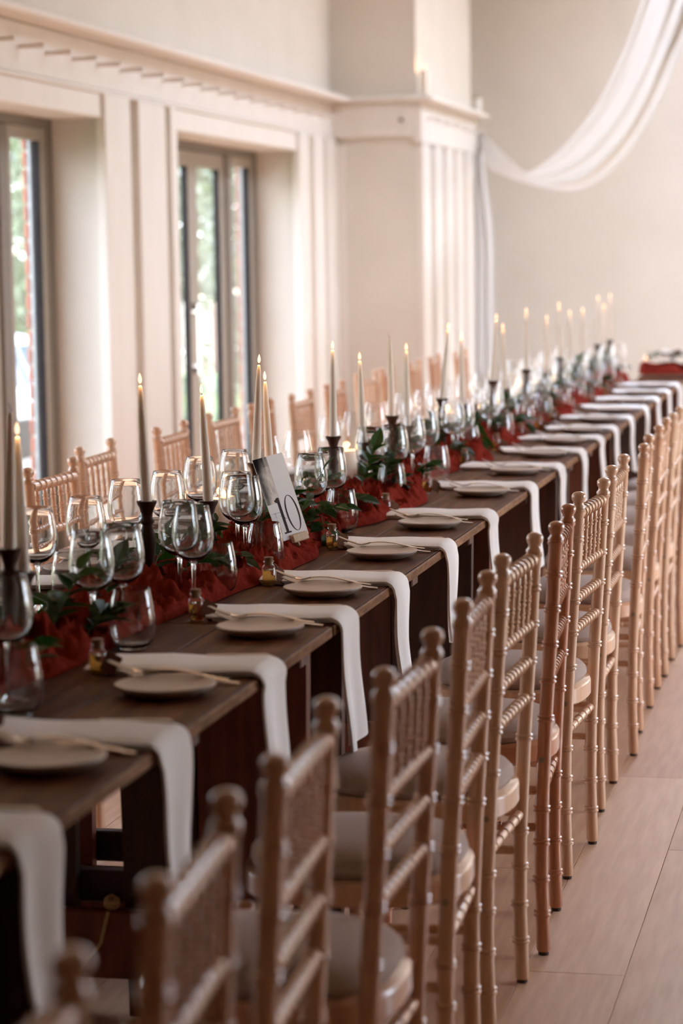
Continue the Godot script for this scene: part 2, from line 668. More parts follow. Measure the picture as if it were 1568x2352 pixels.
func build_left_wall() -> void:
	var zs := -16.74
	# shelf above the doors
	var mb := MB.new()
	mb.box(Vector3(-2.62, 2.565, -6.0), Vector3(0.17, 0.04, 21.5), 0.012)
	structure(put("trim_1", mb.done(), M.trim), "white painted shelf running above the glazed doors")
	# board below it that holds the pegs
	mb = MB.new()
	mb.box(Vector3(-2.69, 2.43, -6.0), Vector3(0.03, 0.225, 21.5), 0.004)
	var rail := structure(put("trim_2", mb.done(), M.trim), "white peg board under the shelf")
	var pm := MB.new()
	pm.lathe([Vector2(0, -0.005), Vector2(0.0095, -0.005), Vector2(0.011, 0.06), Vector2(0.013, 0.115), Vector2(0.011, 0.122), Vector2(0, 0.122)], 10)
	var pmesh := pm.done()
	var z := -8.08
	while z > -16.6:
		var o := put("peg", pmesh, M.trim, rail)
		o.position = Vector3(-2.675, 2.43, z)
		o.rotation = Vector3(0, 0, -PI * 0.5 + 0.03)
		z -= 0.3725
	# architrave line and head boards over the openings
	mb = MB.new()
	mb.box(Vector3(-2.685, 2.305, -6.0), Vector3(0.045, 0.02, 21.5), 0.005)
	structure(put("trim_3", mb.done(), M.trim), "white moulding along the foot of the peg board")
	var n := 4
	for o in OPEN:
		mb = MB.new()
		mb.box(Vector3(-2.69, HEAD + 0.057, (o[0] + o[1]) * 0.5 + 0.06), Vector3(0.03, 0.114, o[0] - o[1] + 0.02), 0.003)
		structure(put("trim_%d" % n, mb.done(), M.trim), "white head board over a glazed door opening")
		n += 1
	# upright boards between and beside the openings
	var boards := [[-7.52, -7.76], [-7.9, -8.35], [-8.45, -8.79], [-11.47, -11.885], [-12.03, -12.51], [-12.61, -12.73], [-15.6, -15.88], [-16.02, -16.32], [-16.42, -16.73], [-4.3, -4.74], [-3.6, -4.2]]
	for b in boards:
		mb = MB.new()
		mb.box(Vector3(-2.678, 1.15, (b[0] + b[1]) * 0.5), Vector3(0.05, 2.29, b[0] - b[1]), 0.004)
		structure(put("trim_%d" % n, mb.done(), M.trim), "white upright lining board beside the glazed doors")
		n += 1
	build_doors("window_1", -8.8, -11.56, -10.05, -10.77)
	build_doors("window_2", -12.74, -15.65, -14.11, -14.83)
	build_doors("window_3", -4.75, -7.5, -5.95, -6.67)


func build_doors(called: String, za: float, zb: float, meet: float, leaf_end: float) -> void:
	var d := Node3D.new()
	d.name = called
	add_child(d)
	structure(d, "grey framed glazed double door with side lights")
	var X := -2.96
	var h := HEAD
	var zm := (za + zb) * 0.5
	var w := za - zb
	# outer frame
	var mb := MB.new()
	mb.box(Vector3(X - 0.03, h * 0.5, za - 0.04), Vector3(0.06, h, 0.08), 0.004)
	mb.box(Vector3(X - 0.03, h * 0.5, zb + 0.04), Vector3(0.06, h, 0.08), 0.004)
	mb.box(Vector3(X - 0.03, h - 0.025, zm), Vector3(0.06, 0.05, w - 0.16), 0.004)
	put("frame", mb.done(), M.frame_dark, d)
	var leaf_start := meet + (meet - leaf_end)
	# posts between leaves and side lights
	for z: float in [leaf_end - 0.06, leaf_start + 0.06]:
		mb = MB.new()
		mb.box(Vector3(X - 0.025, h * 0.5 - 0.03, z), Vector3(0.07, h - 0.05, 0.12), 0.004)
		put("mullion", mb.done(), M.frame_dark, d)
	# side lights: stiles, rails, gasket, pane
	for s in [[leaf_end - 0.12, zb + 0.08], [za - 0.08, leaf_start + 0.12]]:
		sash(d, "side_light", X - 0.008, s[0], s[1], 0.015, h - 0.05, 0.085, 0.06, 0.1)
	# the two leaves
	for s in [[meet - 0.002, leaf_end + 0.003], [leaf_start - 0.003, meet + 0.002]]:
		var lf := sash(d, "door", X - 0.006, s[0], s[1], 0.01, h - 0.055, 0.095, 0.09, 0.16)
		var side: float = 1.0 if s[0] == meet - 0.002 else -1.0
		var zh: float = meet - side * 0.15
		var hb := MB.new()
		for xo: float in [0.065, -0.115]:
			hb.tube([Vector3(X + xo, 0.79, zh), Vector3(X + xo, 1.215, zh)], [0.015, 0.015], 14)
			for y: float in [0.84, 1.165]:
				hb.tube([Vector3(X + xo, y, zh), Vector3(X - 0.025, y, meet - side * 0.06)], [0.008, 0.008], 8)
		put("handle", hb.done(), M.chrome, lf)
		hb = MB.new()
		for y: float in [0.82, 1.19]:
			hb.box(Vector3(X + 0.002, y, meet - side * 0.05), Vector3(0.016, 0.05, 0.035), 0.003)
		put("lock", hb.done(), M.iron, lf)
	# pale outer lining and the brick reveal seen through the glass
	mb = MB.new()
	mb.box(Vector3(X - 0.068, h * 0.5, zb + 0.085), Vector3(0.014, h, 0.17), 0.003)
	put("outer_lining", mb.done(), M.sill, d)
	var bk := MB.new()
	bk.box(Vector3(0, 0, 0), Vector3(0.016, 0.075, 0.215), 0.003)
	var bm := bk.done()
	var y := 0.045
	var i := 0
	while y < h:
		var o := put("brick", bm, M.brick[i % 2], d)
		o.position = Vector3(X - 0.086 - 0.001 * (i % 3), y, zb + 0.075 + (0.004 if i % 2 else 0.0))
		y += 0.088
		i += 1
	mb = MB.new()
	mb.box(Vector3(X - 0.085, h * 0.5, zb + 0.06), Vector3(0.012, h, 0.2))
	put("mortar", mb.done(), M.mortar, d)


func sash(d: Node3D, called: String, X: float, za: float, zb: float, y0: float, y1: float, st: float, top: float, bottom: float) -> MeshInstance3D:
	var mb := MB.new()
	var zm := (za + zb) * 0.5
	var w := za - zb
	mb.box(Vector3(X - 0.022, (y0 + y1) * 0.5, za - st * 0.5), Vector3(0.044, y1 - y0, st), 0.004)
	mb.box(Vector3(X - 0.022, (y0 + y1) * 0.5, zb + st * 0.5), Vector3(0.044, y1 - y0, st), 0.004)
	mb.box(Vector3(X - 0.022, y1 - top * 0.5, zm), Vector3(0.044, top, w - st * 2.0), 0.003)
	mb.box(Vector3(X - 0.022, y0 + bottom * 0.5, zm), Vector3(0.044, bottom, w - st * 2.0), 0.003)
	var o := put(called, mb.done(), M.frame, d)
	mb = MB.new()
	for s in [za - st - 0.003, zb + st + 0.003]:
		mb.box(Vector3(X - 0.024, (y0 + bottom + y1 - top) * 0.5, s), Vector3(0.038, y1 - y0 - top - bottom, 0.008))
	put("gasket", mb.done(), M.gasket, o)
	mb = MB.new()
	mb.box(Vector3(X - 0.03, (y0 + bottom + y1 - top) * 0.5, zm), Vector3(0.006, y1 - y0 - top - bottom, w - st * 2.0))
	put("pane", mb.done(), M.pane, o)
	return o


func build_pier() -> void:
	# chimney-like pier standing out from the wall
	var px := -2.084
	var z0 := -16.74
	var z1 := -19.07
	csg_wall("wall_pier", Vector3(0.62, 4.6, z0 - z1), Vector3(px - 0.31, 2.3, (z0 + z1) * 0.5), [], M.wall)
	var mb := MB.new()
	# mantel shelf with an overhang on both shown sides
	mb.box(Vector3(px - 0.25, 2.565, (z0 + z1) * 0.5 - 0.03), Vector3(0.76, 0.04, z0 - z1 + 0.22), 0.01)
	structure(put("trim_30", mb.done(), M.trim), "white mantel shelf round the pier")
	# frieze and its front board
	mb = MB.new()
	mb.box(Vector3(px + 0.012, 2.405, (z0 + z1) * 0.5), Vector3(0.06, 0.28, z0 - z1 + 0.06), 0.004)
	var fz := structure(put("trim_31", mb.done(), M.trim), "white frieze under the mantel shelf")
	mb = MB.new()
	mb.box(Vector3(px - 0.33, 2.425, z0 + 0.015), Vector3(0.62, 0.24, 0.04), 0.004)
	structure(put("trim_32", mb.done(), M.trim), "white board across the front of the pier")
	var pm := MB.new()
	pm.lathe([Vector2(0, -0.005), Vector2(0.008, -0.005), Vector2(0.0105, 0.105), Vector2(0.0085, 0.111), Vector2(0, 0.111)], 10)
	var pmesh := pm.done()
	for k in 6:
		var o := put("peg", pmesh, M.trim, fz)
		o.position = Vector3(px + 0.04, 2.43, z0 - 0.12 - k * 0.39)
		o.rotation = Vector3(0, 0, -PI * 0.5 + 0.03)
	# five upright boards with gaps
	var n := 33
	for b in [[-16.74, -17.03], [-17.23, -17.52], [-17.7, -17.98], [-18.14, -18.43], [-18.6, -18.9]]:
		mb = MB.new()
		mb.box(Vector3(px + 0.022, 1.13, (b[0] + b[1]) * 0.5), Vector3(0.044, 2.26, b[0] - b[1]), 0.004)
		structure(put("trim_%d" % n, mb.done(), M.trim), "white upright board on the side of the pier")
		n += 1
	mb = MB.new()
	mb.box(Vector3(px - 0.56, 1.13, z0 + 0.012), Vector3(0.1, 2.26, 0.024), 0.003)
	structure(put("trim_%d" % n, mb.done(), M.trim), "white corner board between wall and pier")
	# hook on the front of the pier
	var hk := MB.new()
	hk.lathe([Vector2(0, 0), Vector2(0.012, 0), Vector2(0.012, 0.006), Vector2(0.006, 0.012), Vector2(0.006, 0.03), Vector2(0.012, 0.04), Vector2(0, 0.046)], 12, Transform3D(Basis(Vector3.RIGHT, PI * 0.5), Vector3.ZERO))
	var ho := put("hook", hk.done(), M.holder)
	ho.position = Vector3(px - 0.1, 2.42, z0 + 0.035)
	tag(ho, "small dark wooden knob screwed to the front of the white pier", "hook")
	# pillar candle on the mantel
	var c := thing("pillar_candle", "cream pillar candle burning on the corner of the mantel shelf", "candle", "", Vector3(px + 0.06, 2.585, z0 - 0.02))
	mb = MB.new()
	mb.lathe([Vector2(0, 0), Vector2(0.034, 0), Vector2(0.036, 0.004), Vector2(0.036, 0.172), Vector2(0.033, 0.178), Vector2(0.02, 0.174), Vector2(0, 0.172)], 28)
	put("wax", mb.done(), M.wax, c)
	flame(c, Vector3(0, 0.176, 0), 1.3)
	# lantern jar at the far end of the mantel
	var j := thing("candle_jar", "small white jar candle at the far end of the mantel shelf", "candle", "", Vector3(px + 0.05, 2.585, -19.1))
	mb = MB.new()
	mb.lathe([Vector2(0, 0), Vector2(0.03, 0), Vector2(0.034, 0.004), Vector2(0.034, 0.12), Vector2(0.031, 0.122), Vector2(0.03, 0.07), Vector2(0, 0.07)], 24)
	put("jar", mb.done(), M.plaster, j)
	mb = MB.new()
	mb.lathe([Vector2(0, 0.122), Vector2(0.035, 0.122), Vector2(0.035, 0.135), Vector2(0.008, 0.14), Vector2(0.008, 0.15), Vector2(0, 0.152)], 24)
	put("lid", mb.done(), M.bolt, j)


func build_outside() -> void:
	var mb := MB.new()
	mb.box(Vector3(-18, -0.62, -20), Vector3(30, 0.2, 60))
	structure(put("lawn", mb.done(), M.lawn), "green lawn outside the glazed doors")
	# paved strip along the building
	mb = MB.new()
	mb.box(Vector3(-4.2, -0.27, -8), Vector3(2.2, 0.5, 26), 0.02)
	structure(put("path", mb.done(), M.stone), "pale paved strip outside the glazed doors")
	# trees
	var specs := [[Vector3(-6.9, -0.52, -24.2), 1.3, 4.6, 5200, 0], [Vector3(-8.9, -0.52, -28.5), 1.8, 5.6, 5200, 1], [Vector3(-4.6, -0.52, -23.0), 0.95, 4.8, 4200, 2], [Vector3(-10.9, -0.52, -24.2), 1.5, 5.4, 4200, 1], [Vector3(-5.9, -0.52, -29.5), 1.15, 6.0, 4200, 0]]
	var where := ["just behind the white car", "tallest and broadest of the row", "slender, seen through the second glazed door", "standing apart on the lawn", "at the end of the garden"]
	for k in specs.size():
		var s: Array = specs[k]
		var t := thing("tree", "leafy evergreen tree outside the glazed doors, " + where[k], "tree", "trees outside the doors", s[0])
		mb = MB.new()
		mb.tube([Vector3(0, -0.05, 0), Vector3(0.05, 1.0, 0.02), Vector3(-0.03, 2.2, 0.05), Vector3(0.04, s[2] * 0.8, 0)], [0.13, 0.11, 0.09, 0.03], 10)
		put("trunk", mb.done(), M.bark, t)
		var cr := MB.new()
		for i in int(s[3]):
			var u := R.randf_range(-1, 1)
			var a := R.randf() * TAU
			var q := sqrt(1.0 - u * u) * pow(R.randf(), 0.35)
			var p := Vector3(cos(a) * q * s[1], s[2] * 0.56 + u * s[2] * 0.46, sin(a) * q * s[1])
			leaf_into(cr, p, Basis.from_euler(Vector3(R.randf() * TAU, R.randf() * TAU, R.randf() * TAU)), R.randf_range(0.15, 0.25), 0.42, 2)
		put("crown", cr.done(), M.tree[s[4]], t)
	# tall hedge along the garden, facing the doors
	mb = MB.new()
	for i in 9000:
		var hzz := R.randf_range(3.0, -19.0)
		var hy := R.randf_range(-0.5, 3.2)
		var hx := -6.4 - pow(R.randf(), 2.0) * 0.9 + 0.25 * sin(hzz * 1.7) + 0.15 * sin(hy * 2.3)
		leaf_into(mb, Vector3(hx, hy, hzz), Basis.from_euler(Vector3(R.randf() * TAU, R.randf() * TAU, R.randf() * TAU)), R.randf_range(0.16, 0.26), 0.45, 2)
	var hg := put("hedge", mb.done(), M.tree[1])
	tag(hg, "tall loose green hedge facing the glazed doors from across the lawn", "hedge")
	hg.set_meta("kind", "stuff")
	# and another that closes the garden
	mb = MB.new()
	for i in 7000:
		var bx := R.randf_range(-16.0, -3.2)
		var by := R.randf_range(-0.5, 6.5)
		var bz := -35.0 - pow(R.randf(), 2.0) * 1.0 + 0.3 * sin(bx * 1.3) + 0.2 * sin(by * 2.0)
		leaf_into(mb, Vector3(bx, by, bz), Basis.from_euler(Vector3(R.randf() * TAU, R.randf() * TAU, R.randf() * TAU)), R.randf_range(0.22, 0.36), 0.5, 2)
	hg = put("hedge", mb.done(), M.tree[0])
	tag(hg, "high green hedge across the far end of the garden", "hedge")
	hg.set_meta("kind", "stuff")
	# parked car
	var c := thing("car", "white car parked on the grass outside the first glazed door", "car", "", Vector3(-7.6, -0.52, -20.9), 0.12)
	mb = MB.new()
	var body := PackedVector2Array()
	for j in 28:
		var a := TAU * j / 28.0
		body.append(Vector2(signf(cos(a)) * pow(absf(cos(a)), 0.35) * 2.0, signf(sin(a)) * pow(absf(sin(a)), 0.35) * 0.85))
	mb.loft([Vector2(0, 0.22), Vector2(0.94, 0.22), Vector2(1.0, 0.4), Vector2(1.0, 0.72), Vector2(0.95, 0.88), Vector2(0, 0.9)], body)
	put("body", mb.done(), M.car, c)
	mb = MB.new()
	var cab := PackedVector2Array()
	for q: Vector2 in body:
		cab.append(q * Vector2(0.62, 0.86))
	mb.loft([Vector2(1.0, 0.88), Vector2(0.86, 1.26), Vector2(0, 1.27)], cab)
	put("windows", mb.done(), M.car_glass, c)
	mb = MB.new()
	mb.loft([Vector2(0, 1.255), Vector2(0.87, 1.255), Vector2(0.84, 1.3), Vector2(0.7, 1.34), Vector2(0, 1.35)], cab)
	put("roof", mb.done(), M.car, c)
	for sx in [-1, 1]:
		for sz in [-1, 1]:
			mb = MB.new()
			mb.lathe([Vector2(0, -0.1), Vector2(0.3, -0.1), Vector2(0.32, -0.06), Vector2(0.32, 0.06), Vector2(0.3, 0.1), Vector2(0, 0.1)], 24, Transform3D(Basis(Vector3.RIGHT, PI * 0.5), Vector3(sx * 1.25, 0.31, sz * 0.78)))
			put("wheel", mb.done(), M.rubber, c)


# ------------------------------------------------------------------ tables
func build_tables() -> void:
	var ends := [[-0.9, -2.735], [-2.745, -4.588], [-4.603, -6.528], [-6.542, -8.305], [-8.318, -10.045], [-10.058, -11.9], [-11.914, -13.75]]
	var words := ["under the napkins closest to the camera", "before the number ten card, with the rope knot", "that carries the number ten card", "one beyond the number ten card", "two beyond the number ten card", "three beyond the number ten card", "that meets the head table"]
	for k in ends.size():
		var za: float = ends[k][0]
		var zb: float = ends[k][1]
		var t := thing("trestle_table", "dark stained plank trestle table " + words[k], "table", "plank tables in the long row")
		make_table(t, 0.0, -TW, za, zb, k == 1, k)


func make_table(t: Node3D, xa: float, xb: float, za: float, zb: float, knot: bool, sd: int) -> void:
	var L := za - zb
	var zm := (za + zb) * 0.5
	var w := (xa - xb) / 4.0
	var rr := RandomNumberGenerator.new()
	rr.seed = 100 + sd
	for i in 4:
		var mb := MB.new()
		var cut := rr.randf_range(0.0, 0.004)
		mb.box(Vector3(0, 0, 0), Vector3(w - 0.003, 0.022, L - cut), 0.0012)
		var o := put("plank", mb.done(), M.top[(i + sd) % 3], t)
		o.position = Vector3(xa - w * (i + 0.5), T - 0.011 - rr.randf_range(0, 0.0012), zm)
	# worn lipping along both long edges
	for x: float in [xa + 0.0015, xb - 0.0015]:
		var mb := MB.new()
		mb.box(Vector3(x, T - 0.0125, zm), Vector3(0.006, 0.021, L - 0.004), 0.0025)
		put("edge_strip", mb.done(), M.edge_worn, t)
	for z: float in [za - 0.2, zm + 0.05, zb + 0.2]:
		var mb := MB.new()
		mb.box(Vector3((xa + xb) * 0.5, T - 0.034, z), Vector3(xa - xb - 0.01, 0.024, 0.07), 0.003)
		put("batten", mb.done(), M.leg[0], t)
	for e: float in [za - 0.15, zb + 0.15]:
		for s in [-1, 1]:
			# a leg is two boards side by side, narrower at the foot
			var xm := (xa + xb) * 0.5
			var parts := [[0.112 if s < 0 and e > zm else 0.042, 0.2, 1], [0.203, 0.425, 0]]
			for q in parts:
				var mb := MB.new()
				var i0: float = q[0]
				var i1: float = q[1]
				var b0 := i0 + (0.012 if q[2] == 1 else 0.004)
				var b1 := i1 - (0.004 if q[2] == 1 else 0.014)
				var y1 := T - 0.023
				var zz := 0.014 if q[2] == 1 else 0.017
				var pts := []
				for sz in [-1, 1]:
					pts.append([Vector3(xm + s * b0, 0, e + sz * zz), Vector3(xm + s * b1, 0, e + sz * zz), Vector3(xm + s * i1, y1, e + sz * zz), Vector3(xm + s * i0, y1, e + sz * zz)])
				var mid := Vector3(xm + s * (i0 + i1) * 0.5, y1 * 0.5, e)
				mb.poly(pts[0], mid); mb.poly(pts[1], mid)
				for a in 4:
					var b := (a + 1) % 4
					mb.poly([pts[0][a], pts[0][b], pts[1][b], pts[1][a]], mid)
				put("leg", mb.done(), M.leg[(sd + q[2] + (1 if e > zm else 0)) % 3], t)
		var cb := MB.new()
		cb.box(Vector3((xa + xb) * 0.5, 0.25, e - 0.034), Vector3(xa - xb - 0.1, 0.065, 0.03), 0.003)
		put("crossbar", cb.done(), M.leg[2], t)
		cb = MB.new()
		cb.box(Vector3((xa + xb) * 0.5, 0.152, e + 0.034), Vector3(xa - xb - 0.1, 0.135, 0.03), 0.003)
		put("crossbar", cb.done(), M.leg[1], t)
		if knot and e < zm:
			var kb := MB.new()
			for j in 3:
				var p := []
				var r := []
				for i in 13:
					var a := TAU * i / 12.0
					p.append(Basis.from_euler(Vector3(j * 1.1, j * 0.9, j * 1.3)) * Vector3(cos(a) * 0.011, sin(a) * 0.011, 0.003 * sin(3 * a)) + Vector3(-0.405, 0.233, e + 0.034))
					r.append(0.006)
				kb.tube(p, r, 8)
			kb.tube([Vector3(-0.405, 0.222, e + 0.06), Vector3(-0.42, 0.16, e + 0.064), Vector3(-0.46, 0.11, e + 0.066), Vector3(-0.49, 0.08, e + 0.07)], [0.004, 0.004, 0.004, 0.005], 8)
			var ko := put("rope_knot", kb.done(), M.rope, t)
			ko.set_meta("label", "pale knotted rope on the crossbar")


# ------------------------------------------------------------------ chairs
func bamboo(r: float, y0: float, y1: float, rings: Array, k := 1.22) -> Array:
	var p := [Vector2(0, y0), Vector2(r * 0.85, y0), Vector2(r, y0 + r * 0.25)]
	for y: float in rings:
		p.append_array([Vector2(r, y - 0.0076), Vector2(r * k, y - 0.006), Vector2(r * k, y - 0.003), Vector2(r * 0.99, y - 0.0012), Vector2(r * 0.99, y + 0.0012), Vector2(r * k, y + 0.003), Vector2(r * k, y + 0.006), Vector2(r, y + 0.0076)])
	p.append_array([Vector2(r, y1 - r * 0.25), Vector2(r * 0.85, y1), Vector2(0, y1)])
	return p

func single_ring(r: float, y0: float, y1: float, n: int, k := 1.22) -> Array:
	var p := [Vector2(0, y0), Vector2(r, y0)]
	for i in n:
		var y := lerpf(y0, y1, (i + 1.0) / (n + 1.0))
		p.append_array([Vector2(r, y - 0.004), Vector2(r * k, y - 0.002), Vector2(r * k, y + 0.002), Vector2(r, y + 0.004)])
	p.append_array([Vector2(r, y1), Vector2(0, y1)])
	return p

func round_square(hx: float, hz: float, e: float, seg := 36) -> PackedVector2Array:
	var o := PackedVector2Array()
	for j in seg:
		var a := TAU * j / seg
		o.append(Vector2(signf(cos(a)) * pow(absf(cos(a)), e) * hx, signf(sin(a)) * pow(absf(sin(a)), e) * hz))
	return o

func rail(c: Node3D, wood: Material, called: String, y: float, r: float, n: int, x: float, half: float) -> void:
	var b := MB.new()
	b.lathe(single_ring(r, -half, half, n), 12, Transform3D(Basis(Vector3.RIGHT, PI * 0.5), Vector3(x, y, 0)))
	put(called, b.done(), wood, c)

func make_chair(wood: Material, group: String) -> Node3D:
	# faces -x; the two back posts stand at x = 0.165
	var c := proto("chiavari_chair", "chair", group)
	var hz := 0.175
	var px := 0.165
	var mb := MB.new()
	mb.loft([Vector2(0, 0.404), Vector2(0.97, 0.404), Vector2(1.0, 0.409), Vector2(1.0, 0.442), Vector2(0.985, 0.448), Vector2(0, 0.448)], round_square(0.195, 0.178, 0.72), Transform3D(Basis.IDENTITY, Vector3(-0.006, 0, 0)))
	put("seat", mb.done(), wood, c)
	mb = MB.new()
	mb.loft([Vector2(0, 0.446), Vector2(0.9, 0.446), Vector2(0.97, 0.452), Vector2(1.0, 0.462), Vector2(0.985, 0.474), Vector2(0.93, 0.485), Vector2(0.82, 0.494), Vector2(0.62, 0.501), Vector2(0.35, 0.505), Vector2(0, 0.506)], round_square(0.186, 0.171, 0.75), Transform3D(Basis.IDENTITY, Vector3(-0.006, 0, 0)))
	put("cushion", mb.done(), M.cushion, c)
	# back posts
	var prof := bamboo(0.0148, 0.008, 0.88, [0.09, 0.165, 0.244, 0.316, 0.51, 0.592, 0.667, 0.742, 0.815])
	prof.resize(prof.size() - 3)
	prof.append_array([Vector2(0.0148, 0.876), Vector2(0.0172, 0.879), Vector2(0.0172, 0.883), Vector2(0.0152, 0.885), Vector2(0.0172, 0.887), Vector2(0.0172, 0.891), Vector2(0.013, 0.896), Vector2(0.0128, 0.902), Vector2(0.016, 0.907), Vector2(0.0172, 0.912), Vector2(0.0168, 0.918), Vector2(0.0135, 0.923), Vector2(0.007, 0.926), Vector2(0, 0.927)])
	var post := MB.new()
	post.lathe(prof, 16, Transform3D.IDENTITY, true)
	var pm := post.done()
	var fm := MB.new()
	fm.lathe([Vector2(0, 0), Vector2(0.0105, 0), Vector2(0.0115, 0.002), Vector2(0.0115, 0.01), Vector2(0, 0.01)], 14)
	var foot := fm.done()
	for s in [-1, 1]:
		var o := put("back_post", pm, wood, c)
		o.position = Vector3(px, 0, s * hz)
		var f := put("foot", foot, M.foot, o)
		f.position = Vector3(0.002, 0, 0)
		var bo := MB.new()
		bo.lathe([Vector2(0, 0.0), Vector2(0.006, 0.0), Vector2(0.006, 0.0015), Vector2(0, 0.002)], 12, Transform3D(Basis(Vector3.RIGHT, PI * 0.5 * s), Vector3(0.003, 0.424, s * 0.0145)))
		put("bolt", bo.done(), M.bolt, o)
	# front legs, slightly splayed
	var lp := bamboo(0.0148, 0.008, 0.405, [0.09, 0.165, 0.244, 0.316, 0.375])
	var leg := MB.new()
	leg.lathe(lp, 16)
	var lm := leg.done()
	for s in [-1, 1]:
		var o := put("front_leg", lm, wood, c)
		o.position = Vector3(-0.175, 0, s * 0.155)
		var f := put("foot", foot, M.foot, o)
		f.position = Vector3.ZERO
	# rails of the back
	rail(c, wood, "top_rail", 0.872, 0.0138, 7, px + MB.post_x(0.872) - 0.002, hz - 0.012)
	for y: float in [0.742, 0.667, 0.592]:
		rail(c, wood, "back_rail", y, 0.0106, 9, px + MB.post_x(y), hz - 0.012)
	# spindles
	var sp := MB.new()
	sp.lathe(bamboo(0.0068, 0.744, 0.866, [0.775, 0.8, 0.835], 1.3), 10, Transform3D.IDENTITY, true)
	var sm := sp.done()
	for i in 5:
		var o := put("spindle", sm, wood, c)
		o.position = Vector3(px, 0, lerpf(-0.118, 0.118, i / 4.0))
	# stretchers
	rail(c, wood, "stretcher", 0.352, 0.0098, 5, px, hz - 0.01)
	var b2 := MB.new()
	b2.lathe(single_ring(0.0098, -0.148, 0.148, 5), 12, Transform3D(Basis(Vector3.RIGHT, PI * 0.5), Vector3(-0.175, 0.22, 0)))
	put("stretcher", b2.done(), wood, c)
	for s in [-1, 1]:
		for y: float in [0.275, 0.355]:
			var b := MB.new()
			b.lathe(single_ring(0.0092, -0.164, 0.164, 3), 10, Transform3D(Basis(Vector3.UP, -s * 0.06) * Basis(Vector3.BACK, PI * 0.5), Vector3(-0.005, y, s * 0.165)))
			put("stretcher", b.done(), wood, c)
	return c

func recolour(o: Node, b: Material) -> void:
	var woods := [M.beech, M.beech_b, M.beech_c, M.beech_red]
	for ch in o.get_children():
		if ch is MeshInstance3D and ch.material_override in woods:
			ch.material_override = b
		recolour(ch, b)

func build_chairs() -> void:
	var base := make_chair(M.beech, "beech chairs along the aisle side")
	# top finials (x, z) of both posts
	var rows := [[0.405, -1.47, 0.407, -1.825], [0.41, -2.032, 0.38, -2.399], [0.388, -2.566, 0.366, -2.949], [0.396, -3.163, 0.399, -3.527], [0.392, -3.824, 0.378, -4.177], [0.368, -4.43, 0.381, -4.776], [0.399, -4.949, 0.379, -5.33], [0.37, -5.62, 0.39, -5.96], [0.371, -6.307, 0.368, -6.661], [0.389, -7.024, 0.371, -7.392], [0.367, -7.78, 0.36, -8.168], [0.365, -8.387, 0.36, -8.75], [0.37, -9.05, 0.362, -9.4], [0.365, -9.66, 0.37, -10.01], [0.366, -10.3, 0.36, -10.65]]
	var woods := ["beech_b", "beech_b", "beech", "beech_b", "beech", "beech_c", "beech_red", "beech_c", "beech_c", "beech", "beech", "beech_c", "beech", "beech", "beech_c"]
	for k in rows.size():
		var r: Array = rows[k]
		var label: String = "pale beech chair, %s along the aisle counting from the camera end" % ORD[k]
		if k == 6:
			label = "reddish brown bamboo style chair, the only dark one along the aisle"
		var d := Vector2(r[2] - r[0], r[3] - r[1])
		var a := asin(-d.x / d.length())
		var xc: float = (r[0] + r[2]) * 0.5 - 0.165 - 0.035
		var o := place(base, Vector3(xc, 0, (r[1] + r[3]) * 0.5), a, label)
		recolour(o, M[woods[k]])
	# window side, facing the other way
	var zs := [[-1.28, 5.1, 0.0], [-1.29, 5.72, 0.02], [-1.19, 6.35, -0.03], [-1.292, 7.07, 0.04], [-1.295, 7.89, 0.02], [-1.311, 8.61, -0.02], [-1.298, 9.155, 0.04], [-1.286, 9.77, 0.01], [-1.308, 10.52, 0.02], [-1.355, 11.42, -0.05], [-1.356, 11.95, 0.06], [-1.34, 12.62, 0.06], [-1.357, 13.3, 0.05], [-1.32, 13.95, 0.0]]
	for k in zs.size():
		var label: String = "pale beech chair, %s on the window side counting from the camera end" % ORD[k]
		var o := dup(base, Vector3(zs[k][0] + 0.2, 0, -zs[k][1]), PI + zs[k][2], label)
		o.set_meta("group", "beech chairs along the window side")
		recolour(o, M.beech_c if k % 2 else M.beech)


# ------------------------------------------------------------------ runner
var run_n := FastNoiseLite.new()
var run_m := FastNoiseLite.new()

func run_center(z: float) -> float:
	return -0.445 + 0.035 * run_m.get_noise_2d(z * 55.0, 3.0)

func run_half(z: float, s: float) -> float:
	return 0.13 + 0.11 * run_m.get_noise_2d(z * 95.0, 40.0 + s * 17.0)

func run_y(x: float, z: float) -> float:
	var c := run_center(z)
	var s := signf(x - c)
	var q := absf(x - c) / run_half(z, s)
	if q >= 1.0:
		return T
	var env := sqrt(1.0 - q * q)
	if s > 0.0:
		env *= 1.0 - 0.8 * exp(-pow((z + 5.72) / 0.12, 2.0))
	var wx := x + 0.05 * run_m.get_noise_2d(x * 300.0, z * 300.0)
	var a := 1.0 - absf(run_n.get_noise_2d(wx * 620.0, z * 240.0)) * 2.2
	var b := 1.0 - absf(run_n.get_noise_2d(wx * 1500.0 + 50.0, z * 700.0)) * 2.2
	var e := 1.0 - absf(run_n.get_noise_2d(wx * 900.0 + 150.0, z * 1300.0 + 90.0)) * 2.2
	return T + 0.004 + env * (0.006 + 0.045 * pow(maxf(a, 0.0), 1.8) + 0.034 * pow(maxf(b, 0.0), 1.5) + 0.026 * pow(maxf(e, 0.0), 1.5))

